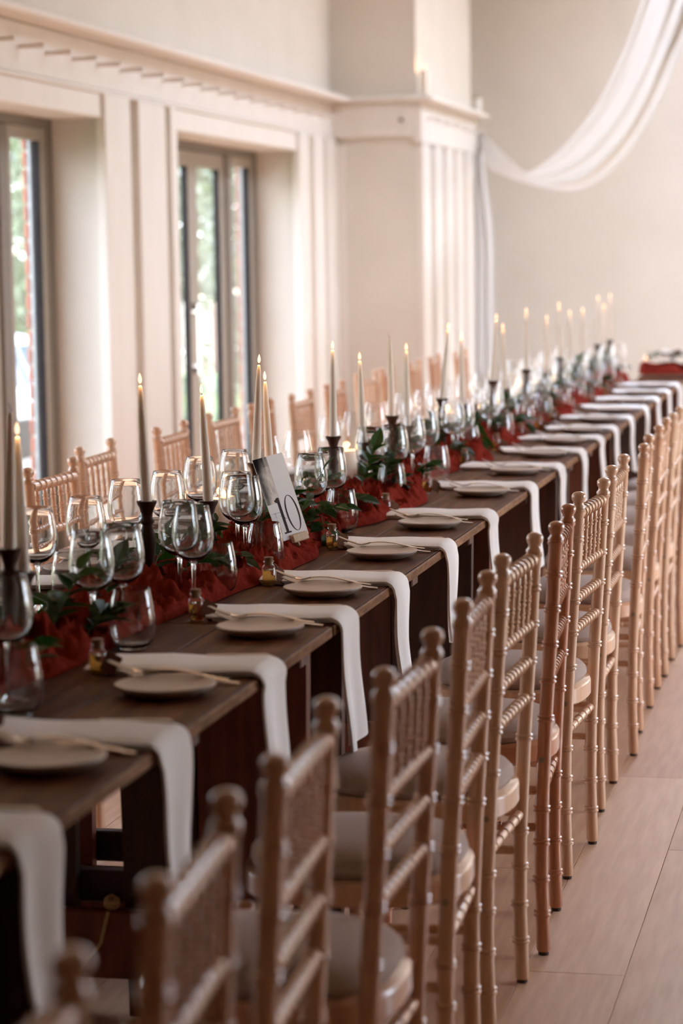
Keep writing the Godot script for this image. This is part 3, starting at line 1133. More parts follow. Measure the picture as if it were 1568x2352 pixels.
func build_runner() -> void:
	run_n.seed = 5; run_n.frequency = 0.01; run_n.fractal_octaves = 2
	run_m.seed = 9; run_m.frequency = 0.01; run_m.fractal_octaves = 2
	var g := []
	var z := -2.4
	while z > -13.9:
		var row := PackedVector3Array()
		var c := run_center(z)
		for j in 41:
			var q := lerpf(-1.0, 1.0, j / 40.0)
			q = signf(q) * pow(absf(q), 0.85)
			var x := c + q * run_half(z, signf(q)) * 0.999
			row.append(Vector3(x, run_y(x, z) if absf(q) < 0.999 else T + 0.0015, z))
		g.append(row)
		z -= 0.012 if z > -9.0 else 0.02
	var mb := MB.new()
	# rows go towards -z, columns towards +x: (dz x dx) points up for this order
	g.reverse()
	mb.sheet(g)
	var o := put("table_runner", mb.done(), M.gauze)
	tag(o, "crumpled rust red gauze runner along the middle of the long table", "table runner")


# ------------------------------------------------------------------ place settings
const PZ := [2.6, 3.236, 3.826, 4.47, 5.014, 5.656, 6.3, 7.17, 7.885, 8.565, 9.17, 9.716, 10.356, 10.961, 11.638, 12.323, 12.95]
const NZ := [2.84, 3.446, 4.07, 4.696, 5.236, 5.89, 6.58, 7.4, 8.09, 8.72, 9.33, 9.86, 10.5, 11.2, 11.83, 12.47, 13.1]
const LZ := [4.45, 5.1, 5.72, 6.35, 7.07, 7.89, 8.61, 9.155, 9.77, 10.52, 11.42, 11.95, 12.62, 13.3]

func where(i: int) -> String:
	if i == 5:
		return "level with the number card"
	if i < 5:
		return "%s place before the number card" % ORD[4 - i]
	return "%s place past the number card" % ORD[i - 6]

func napkin_mesh(hang: float, sd: int, w: float, flat_len: float) -> ArrayMesh:
	# runs from x = -flat_len over the edge at x = 0 and down; centred on z = 0
	var rr := RandomNumberGenerator.new()
	rr.seed = sd
	var sway := rr.randf_range(-0.012, 0.012)
	var out := rr.randf_range(0.004, 0.012)
	var tw := rr.randf_range(-0.15, 0.15)
	var mb := MB.new()
	for layer in 2:
		var path := []
		var r := 0.022 - layer * 0.005
		var y := 0.013 - layer * 0.006
		var nf := 9
		for i in nf:
			path.append(Vector2(lerpf(-flat_len + layer * 0.012, -r + 0.012, i / float(nf - 1)), y + 0.0015 * sin(i * 1.3 + sd)))
		for i in range(1, 7):
			var a := PI * 0.5 * i / 6.0
			path.append(Vector2(-r + 0.012 + sin(a) * r, y - r + cos(a) * r))
		var nh := 14
		var hl := hang - layer * 0.018
		for i in range(1, nh + 1):
			var t := i / float(nh)
			path.append(Vector2(0.012 + out * t * (1.0 - layer * 0.4) + 0.003 * sin(t * 5.0 + sd), y - r - hl * t))
		var g := []
		for i in path.size():
			var row := PackedVector3Array()
			var fr := clampf((i - 14.0) / 14.0, 0.0, 1.0)
			for j in 13:
				var q := lerpf(-1.0, 1.0, j / 12.0)
				var ww := w * 0.5 * (1.0 - 0.2 * fr) * (1.0 - layer * 0.06)
				var fold := 0.007 * fr * cos(q * 4.2 + sd) * (1.0 - layer * 2.0 * 0.3)
				var x: float = path[i].x + fold
				if i == 0:
					x += 0.02 * q * (1.0 if sd % 2 else -0.6)
				var droop := -0.006 * pow(absf(q), 6.0) * (1.0 - fr)
				row.append(Vector3(x + tw * fr * 0.04 * q, path[i].y + droop + fr * 0.012 * q * (1.0 if sd % 3 else -1.0), q * ww + sway * fr * 2.0))
			g.append(row)
		g.reverse()
		var flip := []
		for row in g:
			var rw := PackedVector3Array()
			for j in range(12, -1, -1):
				rw.append(row[j])
			flip.append(rw)
		mb.sheet(flip, 0.0045)
	return mb.done()

func fork_mesh() -> ArrayMesh:
	# tines towards -x, handle towards +x, lying near y = 0
	var mb := MB.new()
	var g := []
	var w := [0.0035, 0.0032, 0.0034, 0.0042, 0.0052, 0.006, 0.0062, 0.0055]
	var ys := [0.011, 0.0135, 0.014, 0.0125, 0.0095, 0.006, 0.003, 0.0015]
	for i in 8:
		var x := lerpf(-0.032, 0.105, i / 7.0)
		g.append(PackedVector3Array([Vector3(x, ys[i] - 0.0006, -w[i]), Vector3(x, ys[i] + 0.0008, 0), Vector3(x, ys[i] - 0.0006, w[i])]))
	var flip := []
	for row in g:
		flip.append(PackedVector3Array([row[2], row[1], row[0]]))
	mb.sheet(fix_up(g), 0.002)
	# head
	g = []
	var hw := [0.0035, 0.008, 0.0115, 0.012, 0.0118]
	var hy := [0.011, 0.0075, 0.005, 0.0055, 0.008]
	for i in 5:
		var x := -0.03 - i * 0.0095
		g.append(PackedVector3Array([Vector3(x, hy[i] + 0.001, -hw[i]), Vector3(x, hy[i] - 0.001, 0), Vector3(x, hy[i] + 0.001, hw[i])]))
	mb.sheet(fix_up(g), 0.0016)
	for k in 4:
		var z := lerpf(-0.0103, 0.0103, k / 3.0)
		mb.tube([Vector3(-0.067, 0.0078, z), Vector3(-0.085, 0.0125, z), Vector3(-0.102, 0.0185, z * 0.92), Vector3(-0.11, 0.022, z * 0.9)], [0.0018, 0.0016, 0.0014, 0.0007], 6)
	return mb.done()

# turn a grid so that its sheet normal points up
func fix_up(g: Array) -> Array:
	var du: Vector3 = g[1][1] - g[0][1]
	var dv: Vector3 = g[0][2] - g[0][0]
	if du.cross(dv).y > 0.0:
		return g
	var f := g.duplicate()
	f.reverse()
	return f

func knife_mesh() -> ArrayMesh:
	var mb := MB.new()
	mb.tube([Vector3(-0.005, 0.0045, 0), Vector3(0.02, 0.0045, 0), Vector3(0.07, 0.005, 0), Vector3(0.105, 0.005, 0), Vector3(0.112, 0.005, 0)], [0.0034, 0.0038, 0.0046, 0.0052, 0.003], 10)
	var g := []
	var w := [0.004, 0.0085, 0.0095, 0.0098, 0.009, 0.006, 0.0015]
	for i in 7:
		var x := -0.004 - i * 0.0185
		g.append(PackedVector3Array([Vector3(x, 0.003, -w[i] * 0.6), Vector3(x, 0.0042, 0), Vector3(x, 0.003, w[i])]))
	mb.sheet(fix_up(g), 0.0015)
	return mb.done()

func make_wine(fine: bool) -> Node3D:
	var g := proto("wine_glass", "wine glass", "wine glasses on the long table")
	var bowl := [Vector2(0.0035, 0.0975), Vector2(0.012, 0.0995), Vector2(0.022, 0.104), Vector2(0.0315, 0.112), Vector2(0.0385, 0.1225), Vector2(0.0425, 0.135), Vector2(0.0438, 0.148), Vector2(0.0432, 0.163), Vector2(0.041, 0.18), Vector2(0.0378, 0.197), Vector2(0.034, 0.215)]
	var mb := MB.new()
	var prof := bowl.duplicate()
	prof.push_front(Vector2(0, 0.0975))
	prof.append_array([Vector2(0.0336, 0.2155), Vector2(0.0332, 0.215)])
	for i in range(bowl.size() - 1, -1, -1):
		var q: Vector2 = bowl[i]
		if i == 0:
			prof.append(Vector2(0.0, 0.1025))
		else:
			prof.append(Vector2(maxf(q.x - 0.0011, 0.0), q.y + (0.004 if i < 3 else 0.0012)))
	mb.lathe(prof, 40 if fine else 22)
	put("bowl", mb.done(), M.solid_glass if fine else M.glass, g)
	mb = MB.new()
	mb.lathe([Vector2(0, 0), Vector2(0.034, 0), Vector2(0.0355, 0.001), Vector2(0.035, 0.002), Vector2(0.022, 0.004), Vector2(0.009, 0.008), Vector2(0.005, 0.014), Vector2(0.0042, 0.025), Vector2(0.0039, 0.05), Vector2(0.0042, 0.08), Vector2(0.0055, 0.092), Vector2(0.009, 0.0975), Vector2(0.006, 0.0995), Vector2(0, 0.1)], 24 if fine else 14)
	put("stem", mb.done(), M.solid_glass, g)
	return g

func make_tumbler(fine: bool) -> Node3D:
	var g := proto("tumbler", "glass", "stemless water glasses on the long table")
	var bowl := [Vector2(0.024, 0.0035), Vector2(0.032, 0.0065), Vector2(0.0385, 0.0155), Vector2(0.0425, 0.03), Vector2(0.0438, 0.046), Vector2(0.043, 0.063), Vector2(0.0405, 0.082), Vector2(0.037, 0.1), Vector2(0.0342, 0.113)]
	var prof := bowl.duplicate()
	prof.push_front(Vector2(0, 0.0078))
	prof.push_front(Vector2(0, 0.0035))
	prof.remove_at(1)
	prof.append_array([Vector2(0.0338, 0.1137), Vector2(0.0333, 0.113)])
	for i in range(bowl.size() - 1, -1, -1):
		var q: Vector2 = bowl[i]
		prof.append(Vector2(maxf(q.x - 0.0012, 0.0), q.y + (0.003 if i < 2 else 0.0008)))
	prof.append(Vector2(0, 0.0072))
	var mb := MB.new()
	mb.lathe(prof, 40 if fine else 22)
	put("bowl", mb.done(), M.solid_glass if fine else M.glass, g)
	mb = MB.new()
	mb.lathe([Vector2(0, 0.0), Vector2(0.0225, 0.0), Vector2(0.0245, 0.0015), Vector2(0.0238, 0.0033), Vector2(0, 0.0034)], 28 if fine else 16)
	put("base", mb.done(), M.solid_glass, g)
	return g

func make_bottle() -> Node3D:
	var b := proto("favour_bottle", "bottle", "small corked favour bottles on the aisle side")
	var mb := MB.new()
	mb.lathe([Vector2(0, 0), Vector2(0.0135, 0), Vector2(0.015, 0.0015), Vector2(0.0152, 0.004), Vector2(0.0152, 0.04), Vector2(0.0135, 0.044), Vector2(0.0105, 0.0465), Vector2(0.01, 0.052), Vector2(0.012, 0.0535), Vector2(0.012, 0.0555), Vector2(0.0105, 0.0562)], 28)
	put("bottle", mb.done(), M.glass, b)
	mb = MB.new()
	mb.lathe([Vector2(0, 0.003), Vector2(0.0138, 0.003), Vector2(0.0142, 0.005), Vector2(0.0142, 0.036), Vector2(0, 0.036)], 24)
	put("oil", mb.done(), M.oil, b)
	mb = MB.new()
	mb.lathe([Vector2(0, 0.046), Vector2(0.0088, 0.046), Vector2(0.0092, 0.055), Vector2(0.0108, 0.0625), Vector2(0.0098, 0.064), Vector2(0, 0.0645)], 18)
	put("cork", mb.done(), M.cork, b)
	# kraft tag leaning beside it
	mb = MB.new()
	mb.box(Vector3(0.026, 0.022, -0.004), Vector3(0.03, 0.036, 0.0012), 0.0004, Basis.from_euler(Vector3(-0.35, 0.9, -0.55)))
	put("tag", mb.done(), M.tag, b)
	mb = MB.new()
	mb.tube([Vector3(0.0105, 0.049, 0.003), Vector3(0.016, 0.047, 0.003), Vector3(0.02, 0.04, 0.0)], [0.0006, 0.0006, 0.0006], 5)
	put("string", mb.done(), M.string, b)
	return b

func build_settings() -> void:
	var nm := []
	for k in 4:
		nm.append(napkin_mesh([0.235, 0.215, 0.245, 0.225][k], k + 1, 0.155, [0.29, 0.31, 0.285, 0.3][k]))
	var plate := MB.new()
	plate.lathe([Vector2(0, 0), Vector2(0.05, 0), Vector2(0.056, 0.001), Vector2(0.072, 0.007), Vector2(0.083, 0.0135), Vector2(0.0855, 0.017), Vector2(0.085, 0.0195), Vector2(0.082, 0.0205), Vector2(0.076, 0.0185), Vector2(0.066, 0.0165), Vector2(0.03, 0.0155), Vector2(0, 0.015)], 48)
	var pmesh := plate.done()
	var fm := fork_mesh()
	var km := knife_mesh()
	var bottle := make_bottle()
	for i in PZ.size():
		var w := where(i)
		var rr := RandomNumberGenerator.new()
		rr.seed = 300 + i
		var o := put("napkin", nm[(i * 3 + 1) % 4], M.linen)
		o.position = Vector3(0.002, T, -NZ[i])
		tag(o, "white napkin hanging over the aisle edge, " + w, "napkin", "napkins along the aisle edge")
		if i > 0:
			o = put("side_plate", pmesh, M.plate)
			o.position = Vector3(-0.112, T, -PZ[i])
			tag(o, "stone grey side plate by the aisle edge, " + w, "plate", "side plates along the aisle edge")
		if i < 13:
			var zf: float = -PZ[i] - 0.068
			o = put("fork", fm, M.steel)
			o.position = Vector3(-0.125, T + 0.0175, zf)
			o.rotation = Vector3(-0.1, rr.randf_range(-0.06, 0.03), -0.03)
			tag(o, "fork resting across the side plate rim, aisle side, " + w, "fork", "forks along the aisle edge")
			o = put("fork", fm, M.steel)
			o.position = Vector3(-0.118, T + 0.002, zf - 0.038)
			o.rotation = Vector3(0, rr.randf_range(-0.05, 0.05), 0)
			tag(o, "fork lying on the wood beside the napkin, aisle side, " + w, "fork", "forks along the aisle edge")
			o = put("knife", km, M.steel)
			o.position = Vector3(-0.135, T + 0.0005, -NZ[i] - 0.115)
			o.rotation.y = rr.randf_range(-0.04, 0.04)
			tag(o, "steel knife on the planks beyond the napkin, " + w, "knife", "knives along the aisle edge")
		var bz: float = [2.8, 3.42, 3.993, 4.63, 5.148, 5.809, 6.581, 7.223, 8.144, 8.822, 9.38, 9.85, 10.36, 11.02, 11.66, 12.4, 13.05][i]
		var bx: float = [-0.29, -0.29, -0.284, -0.286, -0.265, -0.269, -0.288, -0.288, -0.325, -0.32, -0.31, -0.3, -0.31, -0.31, -0.3, -0.3, -0.3][i]
		place(bottle, Vector3(bx, T, -bz), rr.randf_range(-0.5, 0.5), "tiny corked bottle of golden oil, brown tag, " + w)
	# glasses: [x, z] per place on the aisle side
	var tum := [[-0.33, 3.0], [-0.296, 3.613], [-0.308, 4.274], [-0.343, 5.002], [-0.333, 5.387], [-0.327, 6.184], [-0.348, 6.972], [-0.332, 7.633], [-0.378, 8.533], [-0.358, 9.235]]
	var wa := [[-0.4, 3.02], [-0.345, 3.71], [-0.402, 4.328], [-0.392, 4.883], [-0.4, 5.46], [-0.384, 6.083], [-0.425, 7.03], [-0.389, 7.521], [-0.398, 8.328], [-0.39, 9.1]]
	var wb := [[-0.36, 3.2], [-0.41, 3.62], [-0.377, 4.44], [-0.335, 4.79], [-0.441, 5.545], [-0.375, 6.28], [-0.37, 7.13], [-0.392, 7.78], [-0.38, 8.43], [-0.41, 9.33]]
	for i in range(10, PZ.size()):
		tum.append([-0.35, PZ[i] + 0.6])
		wa.append([-0.41, PZ[i] + 0.52])
		wb.append([-0.37, PZ[i] + 0.72])
	var wf := make_wine(true)
	var wc := make_wine(false)
	var tf := make_tumbler(true)
	var tc := make_tumbler(false)
	for i in PZ.size():
		var w := where(i)
		var fine: bool = PZ[i] < 6.9
		var ty := T
		place(tf if fine else tc, Vector3(tum[i][0], ty, -tum[i][1]), 0.0, "stemless water glass on the aisle side, " + w)
		place(wf if fine else wc, Vector3(wa[i][0], ty, -wa[i][1]), 0.0, "clear wine glass closer to camera, aisle side, " + w)
		place(wf if fine else wc, Vector3(wb[i][0], ty, -wb[i][1]), 0.0, "clear wine glass farther back, aisle side, " + w)
	# window side
	for i in LZ.size():
		var w := "%s window-side place from the camera end" % ORD[i]
		var fine: bool = LZ[i] < 6.9
		place(tf if fine else tc, Vector3(-0.615, T, -LZ[i] + 0.27), 0.0, "stemless water glass, " + w)
		place(wf if fine else wc, Vector3(-0.655, T, -LZ[i] + 0.37), 0.0, "clear wine glass closer to camera, " + w)
		place(wf if fine else wc, Vector3(-0.62, T, -LZ[i] + 0.15), 0.0, "clear wine glass farther back, " + w)
		if i < 8:
			var o := put("side_plate", pmesh, M.plate)
			o.position = Vector3(-TW + 0.115, T, -LZ[i] - 0.2)
			tag(o, "small stone grey side plate, " + w, "plate", "side plates along the window edge")
			o = put("napkin", nm[i % 4], M.linen)
			o.position = Vector3(-TW - 0.002, T, -LZ[i])
			o.rotation.y = PI
			tag(o, "white linen napkin hanging over the window edge, " + w, "napkin", "napkins along the window edge")


# ------------------------------------------------------------------ candles
func flame(parent: Node3D, at: Vector3, k := 1.0) -> void:
	var mb := MB.new()
	mb.lathe([Vector2(0, 0.004), Vector2(0.0028, 0.006), Vector2(0.0044, 0.011), Vector2(0.0042, 0.016), Vector2(0.0026, 0.022), Vector2(0.001, 0.027), Vector2(0, 0.029)], 14)
	var o := put("flame", mb.done(), M.flame, parent)
	o.position = at
	o.scale = Vector3(k, k, k)
	var l := OmniLight3D.new()
	l.name = "flame_light"
	l.light_energy = 0.012
	l.light_color = c8(255, 190, 120)
	l.light_size = 0.004
	l.omni_range = 30.0
	l.omni_attenuation = 2.0
	l.shadow_enabled = true
	parent.add_child(l, true)
	l.position = at + Vector3(0, 0.014 * k, 0)

func holder_mesh(h: float) -> ArrayMesh:
	var mb := MB.new()
	var p := [Vector2(0, 0), Vector2(0.034, 0), Vector2(0.036, 0.003), Vector2(0.034, 0.009), Vector2(0.024, 0.015), Vector2(0.016, 0.021)]
	var mid := h - 0.075
	p.append_array([Vector2(0.013, 0.03), Vector2(0.0155, 0.035), Vector2(0.013, 0.04), Vector2(0.0125, 0.03 + (mid - 0.03) * 0.4), Vector2(0.0165, 0.03 + (mid - 0.03) * 0.75), Vector2(0.0175, mid), Vector2(0.014, mid + 0.014), Vector2(0.0105, mid + 0.024), Vector2(0.0155, mid + 0.03), Vector2(0.0155, mid + 0.034), Vector2(0.0115, mid + 0.039), Vector2(0.012, mid + 0.047), Vector2(0.016, mid + 0.06), Vector2(0.0212, mid + 0.07), Vector2(0.0218, h), Vector2(0.0135, h), Vector2(0.0125, h - 0.006), Vector2(0, h - 0.006)])
	mb.lathe(p, 28)
	return mb.done()

func build_candles() -> void:
	var tall := holder_mesh(0.215)
	var low := holder_mesh(0.166)
	# [x, z, tall, lean x, lean z, lit]
	var list := [[-0.455, 4.03, 1, 0.013, -0.01, 0], [-0.45, 4.085, 0, -0.004, 0.0, 1], [-0.455, 4.862, 1, -0.008, 0.0, 1], [-0.455, 5.346, 0, -0.014, 0.01, 1], [-0.455, 5.79, 1, 0.012, 0.0, 1], [-0.455, 5.93, 0, -0.009, 0.0, 1], [-0.455, 6.669, 1, 0.002, 0.0, 1], [-0.455, 7.074, 0, -0.006, 0.0, 1], [-0.455, 7.528, 1, -0.005, 0.0, 0], [-0.455, 7.781, 0, 0.0, 0.0, 1], [-0.455, 8.443, 1, 0.024, 0.0, 1], [-0.455, 8.879, 0, -0.002, 0.0, 1], [-0.455, 9.621, 1, 0.015, 0.0, 1], [-0.455, 9.949, 0, -0.008, 0.0, 1], [-0.455, 10.571, 1, 0.002, 0.0, 1], [-0.455, 11.237, 0, 0.004, 0.0, 1], [-0.455, 11.735, 1, -0.002, 0.0, 1], [-0.455, 12.151, 0, -0.001, 0.0, 1], [-0.455, 12.694, 0, 0.0, 0.0, 1], [-0.455, 13.391, 1, 0.004, 0.0, 1], [-0.44, 13.55, 0, 0.003, 0.0, 1], [-0.455, 14.025, 1, 0.003, 0.0, 1]]
	var cm := MB.new()
	cm.lathe([Vector2(0, 0), Vector2(0.0112, 0), Vector2(0.0112, 0.02), Vector2(0.0105, 0.09), Vector2(0.008, 0.18), Vector2(0.0052, 0.236), Vector2(0.0036, 0.248), Vector2(0, 0.25)], 18)
	var cmesh := cm.done()
	for k in list.size():
		var q: Array = list[k]
		var hh := 0.215 if q[2] else 0.166
		var size := "tall" if q[2] else "short"
		var word: String = (ORD[k] if k < ORD.size() else ["eighteenth", "nineteenth", "twentieth", "twenty-first", "twenty-second"][k - ORD.size()])
		var at := Vector3(q[0], T + 0.002, -q[1])
		var ho := put("candlestick", tall if q[2] else low, M.holder)
		ho.position = at
		tag(ho, "%s turned dark wood candlestick, %s along the runner from the camera end" % [size, word], "candlestick", "turned candlesticks along the runner")
		var lit := "burning taupe taper candle" if q[5] else "unlit taupe taper candle"
		var c := thing("taper_candle", "%s in a %s candlestick, %s along the runner from the camera end" % [lit, size, word], "candle", "taper candles along the runner", at + Vector3(0, hh - 0.006, 0))
		c.rotation = Vector3(-atan(q[4] / 0.25), 0, -atan(q[3] / 0.25))
		put("wax", cmesh, M.wax, c)
		var wk := MB.new()
		wk.tube([Vector3(0, 0.248, 0), Vector3(0.0004, 0.255, 0), Vector3(0.0012 if q[5] else -0.004, 0.261 if q[5] else 0.266, 0)], [0.0009, 0.0008, 0.0006], 6)
		put("wick", wk.done(), M.wick, c)
		if q[5]:
			flame(c, Vector3(0, 0.25, 0), 0.9)
	# hurricane jars with pillar candles
	var hz := [[-0.56, 5.83], [-0.56, 7.32], [-0.56, 9.15], [-0.55, 11.0]]
	for k in hz.size():
		var j := thing("hurricane_jar", "clear glass jar with a cream pillar candle, %s along the runner" % ORD[k], "candle jar", "glass jars with pillar candles", Vector3(hz[k][0], T + 0.001, -hz[k][1]))
		var mb := MB.new()
		mb.lathe([Vector2(0, 0), Vector2(0.042, 0), Vector2(0.045, 0.003), Vector2(0.045, 0.17)], 32)
		put("jar", mb.done(), M.glass, j)
		mb = MB.new()
		mb.lathe([Vector2(0, 0.004), Vector2(0.031, 0.004), Vector2(0.0325, 0.008), Vector2(0.0325, 0.118), Vector2(0.03, 0.123), Vector2(0.015, 0.12), Vector2(0, 0.119)], 28)
		put("wax", mb.done(), M.wax, j)
		flame(j, Vector3(0, 0.12, 0), 0.9)


# ------------------------------------------------------------------ number card
func build_card() -> void:
	var W := 256
	var H := 540
	var im := Image.create(W, H, false, Image.FORMAT_RGB8)
	im.fill(c8(244, 239, 234))
	var nz := FastNoiseLite.new()
	nz.seed = 4
	nz.frequency = 0.02
	# printed photograph in the upper corner
	for y in range(0, 300):
		for x in range(0, 116):
			var t := x / 116.0
			var s := 0.78 - 0.4 * exp(-pow((t - 0.12) / 0.22, 2.0)) + 0.12 * nz.get_noise_2d(x * 2.0, y * 0.7)
			if y < 110:
				s -= (110 - y) / 110.0 * (0.55 if t < 0.7 else 0.2)
			if y > 230:
				s += (y - 230) / 70.0 * 0.2
			if t > 0.55 and y > 60:
				s += 0.1
			s = clampf(s, 0.08, 0.92)
			im.set_pixel(x, y, Color(s, s * 0.95, s * 0.9))
	# 1 and 0 in a high contrast serif
	var ink := c8(70, 62, 58)
	for y in range(268, 500):
		for x in range(60, 246):
			var on := false
			if x > 84 and x < 108 and y < 490:
				on = true
			if y >= 490 and x > 66 and x < 126:
				on = true
			if y >= 268 and y < 300 and x > 62 and x <= 90 and (x - 62) > (y - 268) * 0.2 and y < 300 - (90 - x) * 0.7 + 6:
				on = on or y > 268 + (90 - x) * 0.55
			var ex := (x - 183.0) / 54.0
			var ey := (y - 384.0) / 117.0
			var ix := (x - 183.0) / 40.0
			var iy := (y - 384.0) / 113.0
			if ex * ex + ey * ey < 1.0 and ix * ix + iy * iy > 1.0:
				on = true
			if on:
				im.set_pixel(x, y, ink)
	var tex := ImageTexture.create_from_image(im)
	var cm := std(Color.WHITE, 0.85, 0.2)
	cm.albedo_texture = tex
	var card := thing("number_card", "white table number card printed with 10, leaning in a wooden block", "card", "", Vector3(-0.338, T + 0.004, -5.735))
	card.rotation = Vector3(0, 0.95, 0)
	var lean := Basis(Vector3.RIGHT, -0.3) * Basis(Vector3.BACK, 0.14)
	var w := 0.1
	var h := 0.212
	var mb := MB.new()
	var o := lean * Vector3(0, 0.034, 0)
	var a := o + lean * Vector3(-w * 0.5, 0, 0.0006)
	var b := o + lean * Vector3(w * 0.5, 0, 0.0006)
	var c := o + lean * Vector3(w * 0.5, h, 0.0006)
	var d := o + lean * Vector3(-w * 0.5, h, 0.0006)
	var n := Vector3(0, 0, 1)
	mb.tri(a, b, c, n, n, n, Vector2(0, 1), Vector2(1, 1), Vector2(1, 0))
	mb.tri(a, c, d, n, n, n, Vector2(0, 1), Vector2(1, 0), Vector2(0, 0))
	put("print", mb.done(), cm, card)
	mb = MB.new()
	mb.box(o + lean * Vector3(0, h * 0.5, -0.0004), Vector3(w, h, 0.0016), 0.0003, lean)
	put("card", mb.done(), std(c8(244, 239, 234), 0.85, 0.2), card)
	# names up the side of the card
	var tm := TextMesh.new()
	var sf := SystemFont.new()
	sf.font_names = PackedStringArray(["Droid Sans"])
	tm.font = sf
	tm.text = "A M Y   •   L I A"
	tm.font_size = 14
	tm.pixel_size = 0.00042
	tm.depth = 0.0003
	var tx := put("lettering", tm, std(c8(90, 82, 76), 0.8), card)
	tx.transform = Transform3D(lean * Basis(Vector3.BACK, PI * 0.5), o + lean * Vector3(-w * 0.5 + 0.016, 0.052, 0.0008))
	# wooden clip and stick
	var wd := grain(c8(190, 158, 124), c8(214, 184, 150), Vector3(20, 4, 20), 0.6, 99)
	mb = MB.new()
	mb.box(o + lean * Vector3(0.016, -0.002, 0.003), Vector3(0.052, 0.02, 0.012), 0.002, lean)
	put("clip", mb.done(), wd, card)
	mb = MB.new()
	mb.tube([o + lean * Vector3(0.006, 0.0, -0.004), Vector3(0.012, 0.0, 0.0)], [0.0045, 0.0045], 10)
	put("stick", mb.done(), wd, card)
	mb = MB.new()
	mb.lathe([Vector2(0, -0.003), Vector2(0.02, -0.003), Vector2(0.021, 0.001), Vector2(0.02, 0.004), Vector2(0, 0.004)], 20, Transform3D(Basis.IDENTITY, Vector3(0.012, 0, 0)))
	put("foot", mb.done(), wd, card)


# ------------------------------------------------------------------ greenery
func leaf_into(mb: MB, at: Vector3, bs: Basis, l: float, k := 0.3, seg := 5) -> void:
	# a pointed leaf along +y of bs, curved along its length and folded on the midrib
	var prev := []
	for i in seg + 1:
		var t := i / float(seg)
		var w := l * k * sin(PI * pow(t, 0.75)) * 0.62
		var z := -l * 0.22 * t * t
		var row := [at + bs * Vector3(-w, l * t, z + w * 0.35), at + bs * Vector3(0, l * t, z), at + bs * Vector3(w, l * t, z + w * 0.35)]
		if i > 0:
			for j in 2:
				if i > 1:
					mb.flat(prev[j], prev[j + 1], row[j + 1])
				if i < seg:
					mb.flat(prev[j], row[j + 1], row[j])
				elif i == seg and j == 0:
					pass
		prev = row

func sprig(p: Array, label: String, nleaf: int, ll: float, separate: bool, tone: int, sd: int) -> void:
	var rr := RandomNumberGenerator.new()
	rr.seed = sd
	var s := thing("ruscus_sprig", label, "greenery", "ruscus sprigs along the runner", p[0])
	var pts := []
	var rad := []
	for i in 9:
		var t := i / 8.0
		var a: Vector3 = p[0].lerp(p[1], t)
		var b: Vector3 = p[1].lerp(p[2], t)
		pts.append(a.lerp(b, t) - p[0])
		rad.append(lerpf(0.0016, 0.0007, t))
	var mb := MB.new()
	mb.tube(pts, rad, 6)
	if separate:
		put("stem", mb.done(), M.stem, s)
	for i in nleaf:
		var t := lerpf(0.12, 1.0, i / float(nleaf - 1))
		var k := t * 8.0
		var i0 := mini(int(k), 7)
		var at: Vector3 = pts[i0].lerp(pts[i0 + 1], k - i0)
		var d: Vector3 = (pts[i0 + 1] - pts[i0]).normalized()
		var side := d.cross(Vector3.UP).normalized()
		if side.length() < 0.1:
			side = Vector3.RIGHT
		var out: Vector3 = side * (1.0 if i % 2 else -1.0) * rr.randf_range(0.7, 1.1) + d * rr.randf_range(0.5, 1.0) + Vector3.UP * rr.randf_range(-0.25, 0.45)
		if i == nleaf - 1:
			out = d
		out = out.normalized()
		var f := out.cross(Vector3.UP.lerp(side, 0.3 * rr.randf_range(-1, 1))).normalized()
		var bs := Basis(f, out, f.cross(out).normalized())
		bs = bs * Basis(Vector3.UP, rr.randf_range(-0.7, 0.7))
		var l := ll * rr.randf_range(0.75, 1.1)
		if separate:
			var lb := MB.new()
			leaf_into(lb, Vector3.ZERO, Basis.IDENTITY, l, 0.42, 6)
			var o := put("leaf", lb.done(), M.leaf[(tone + i) % 3], s)
			o.transform = Transform3D(bs, at)
		else:
			leaf_into(mb, at, bs, l, 0.42, 5)
	if not separate:
		put("foliage", mb.done(), M.leaf[tone % 3], s)

func near_place(z: float) -> String:
	var best := 0
	for i in PZ.size():
		if absf(PZ[i] + 0.3 - z) < absf(PZ[best] + 0.3 - z):
			best = i
	return where(best)

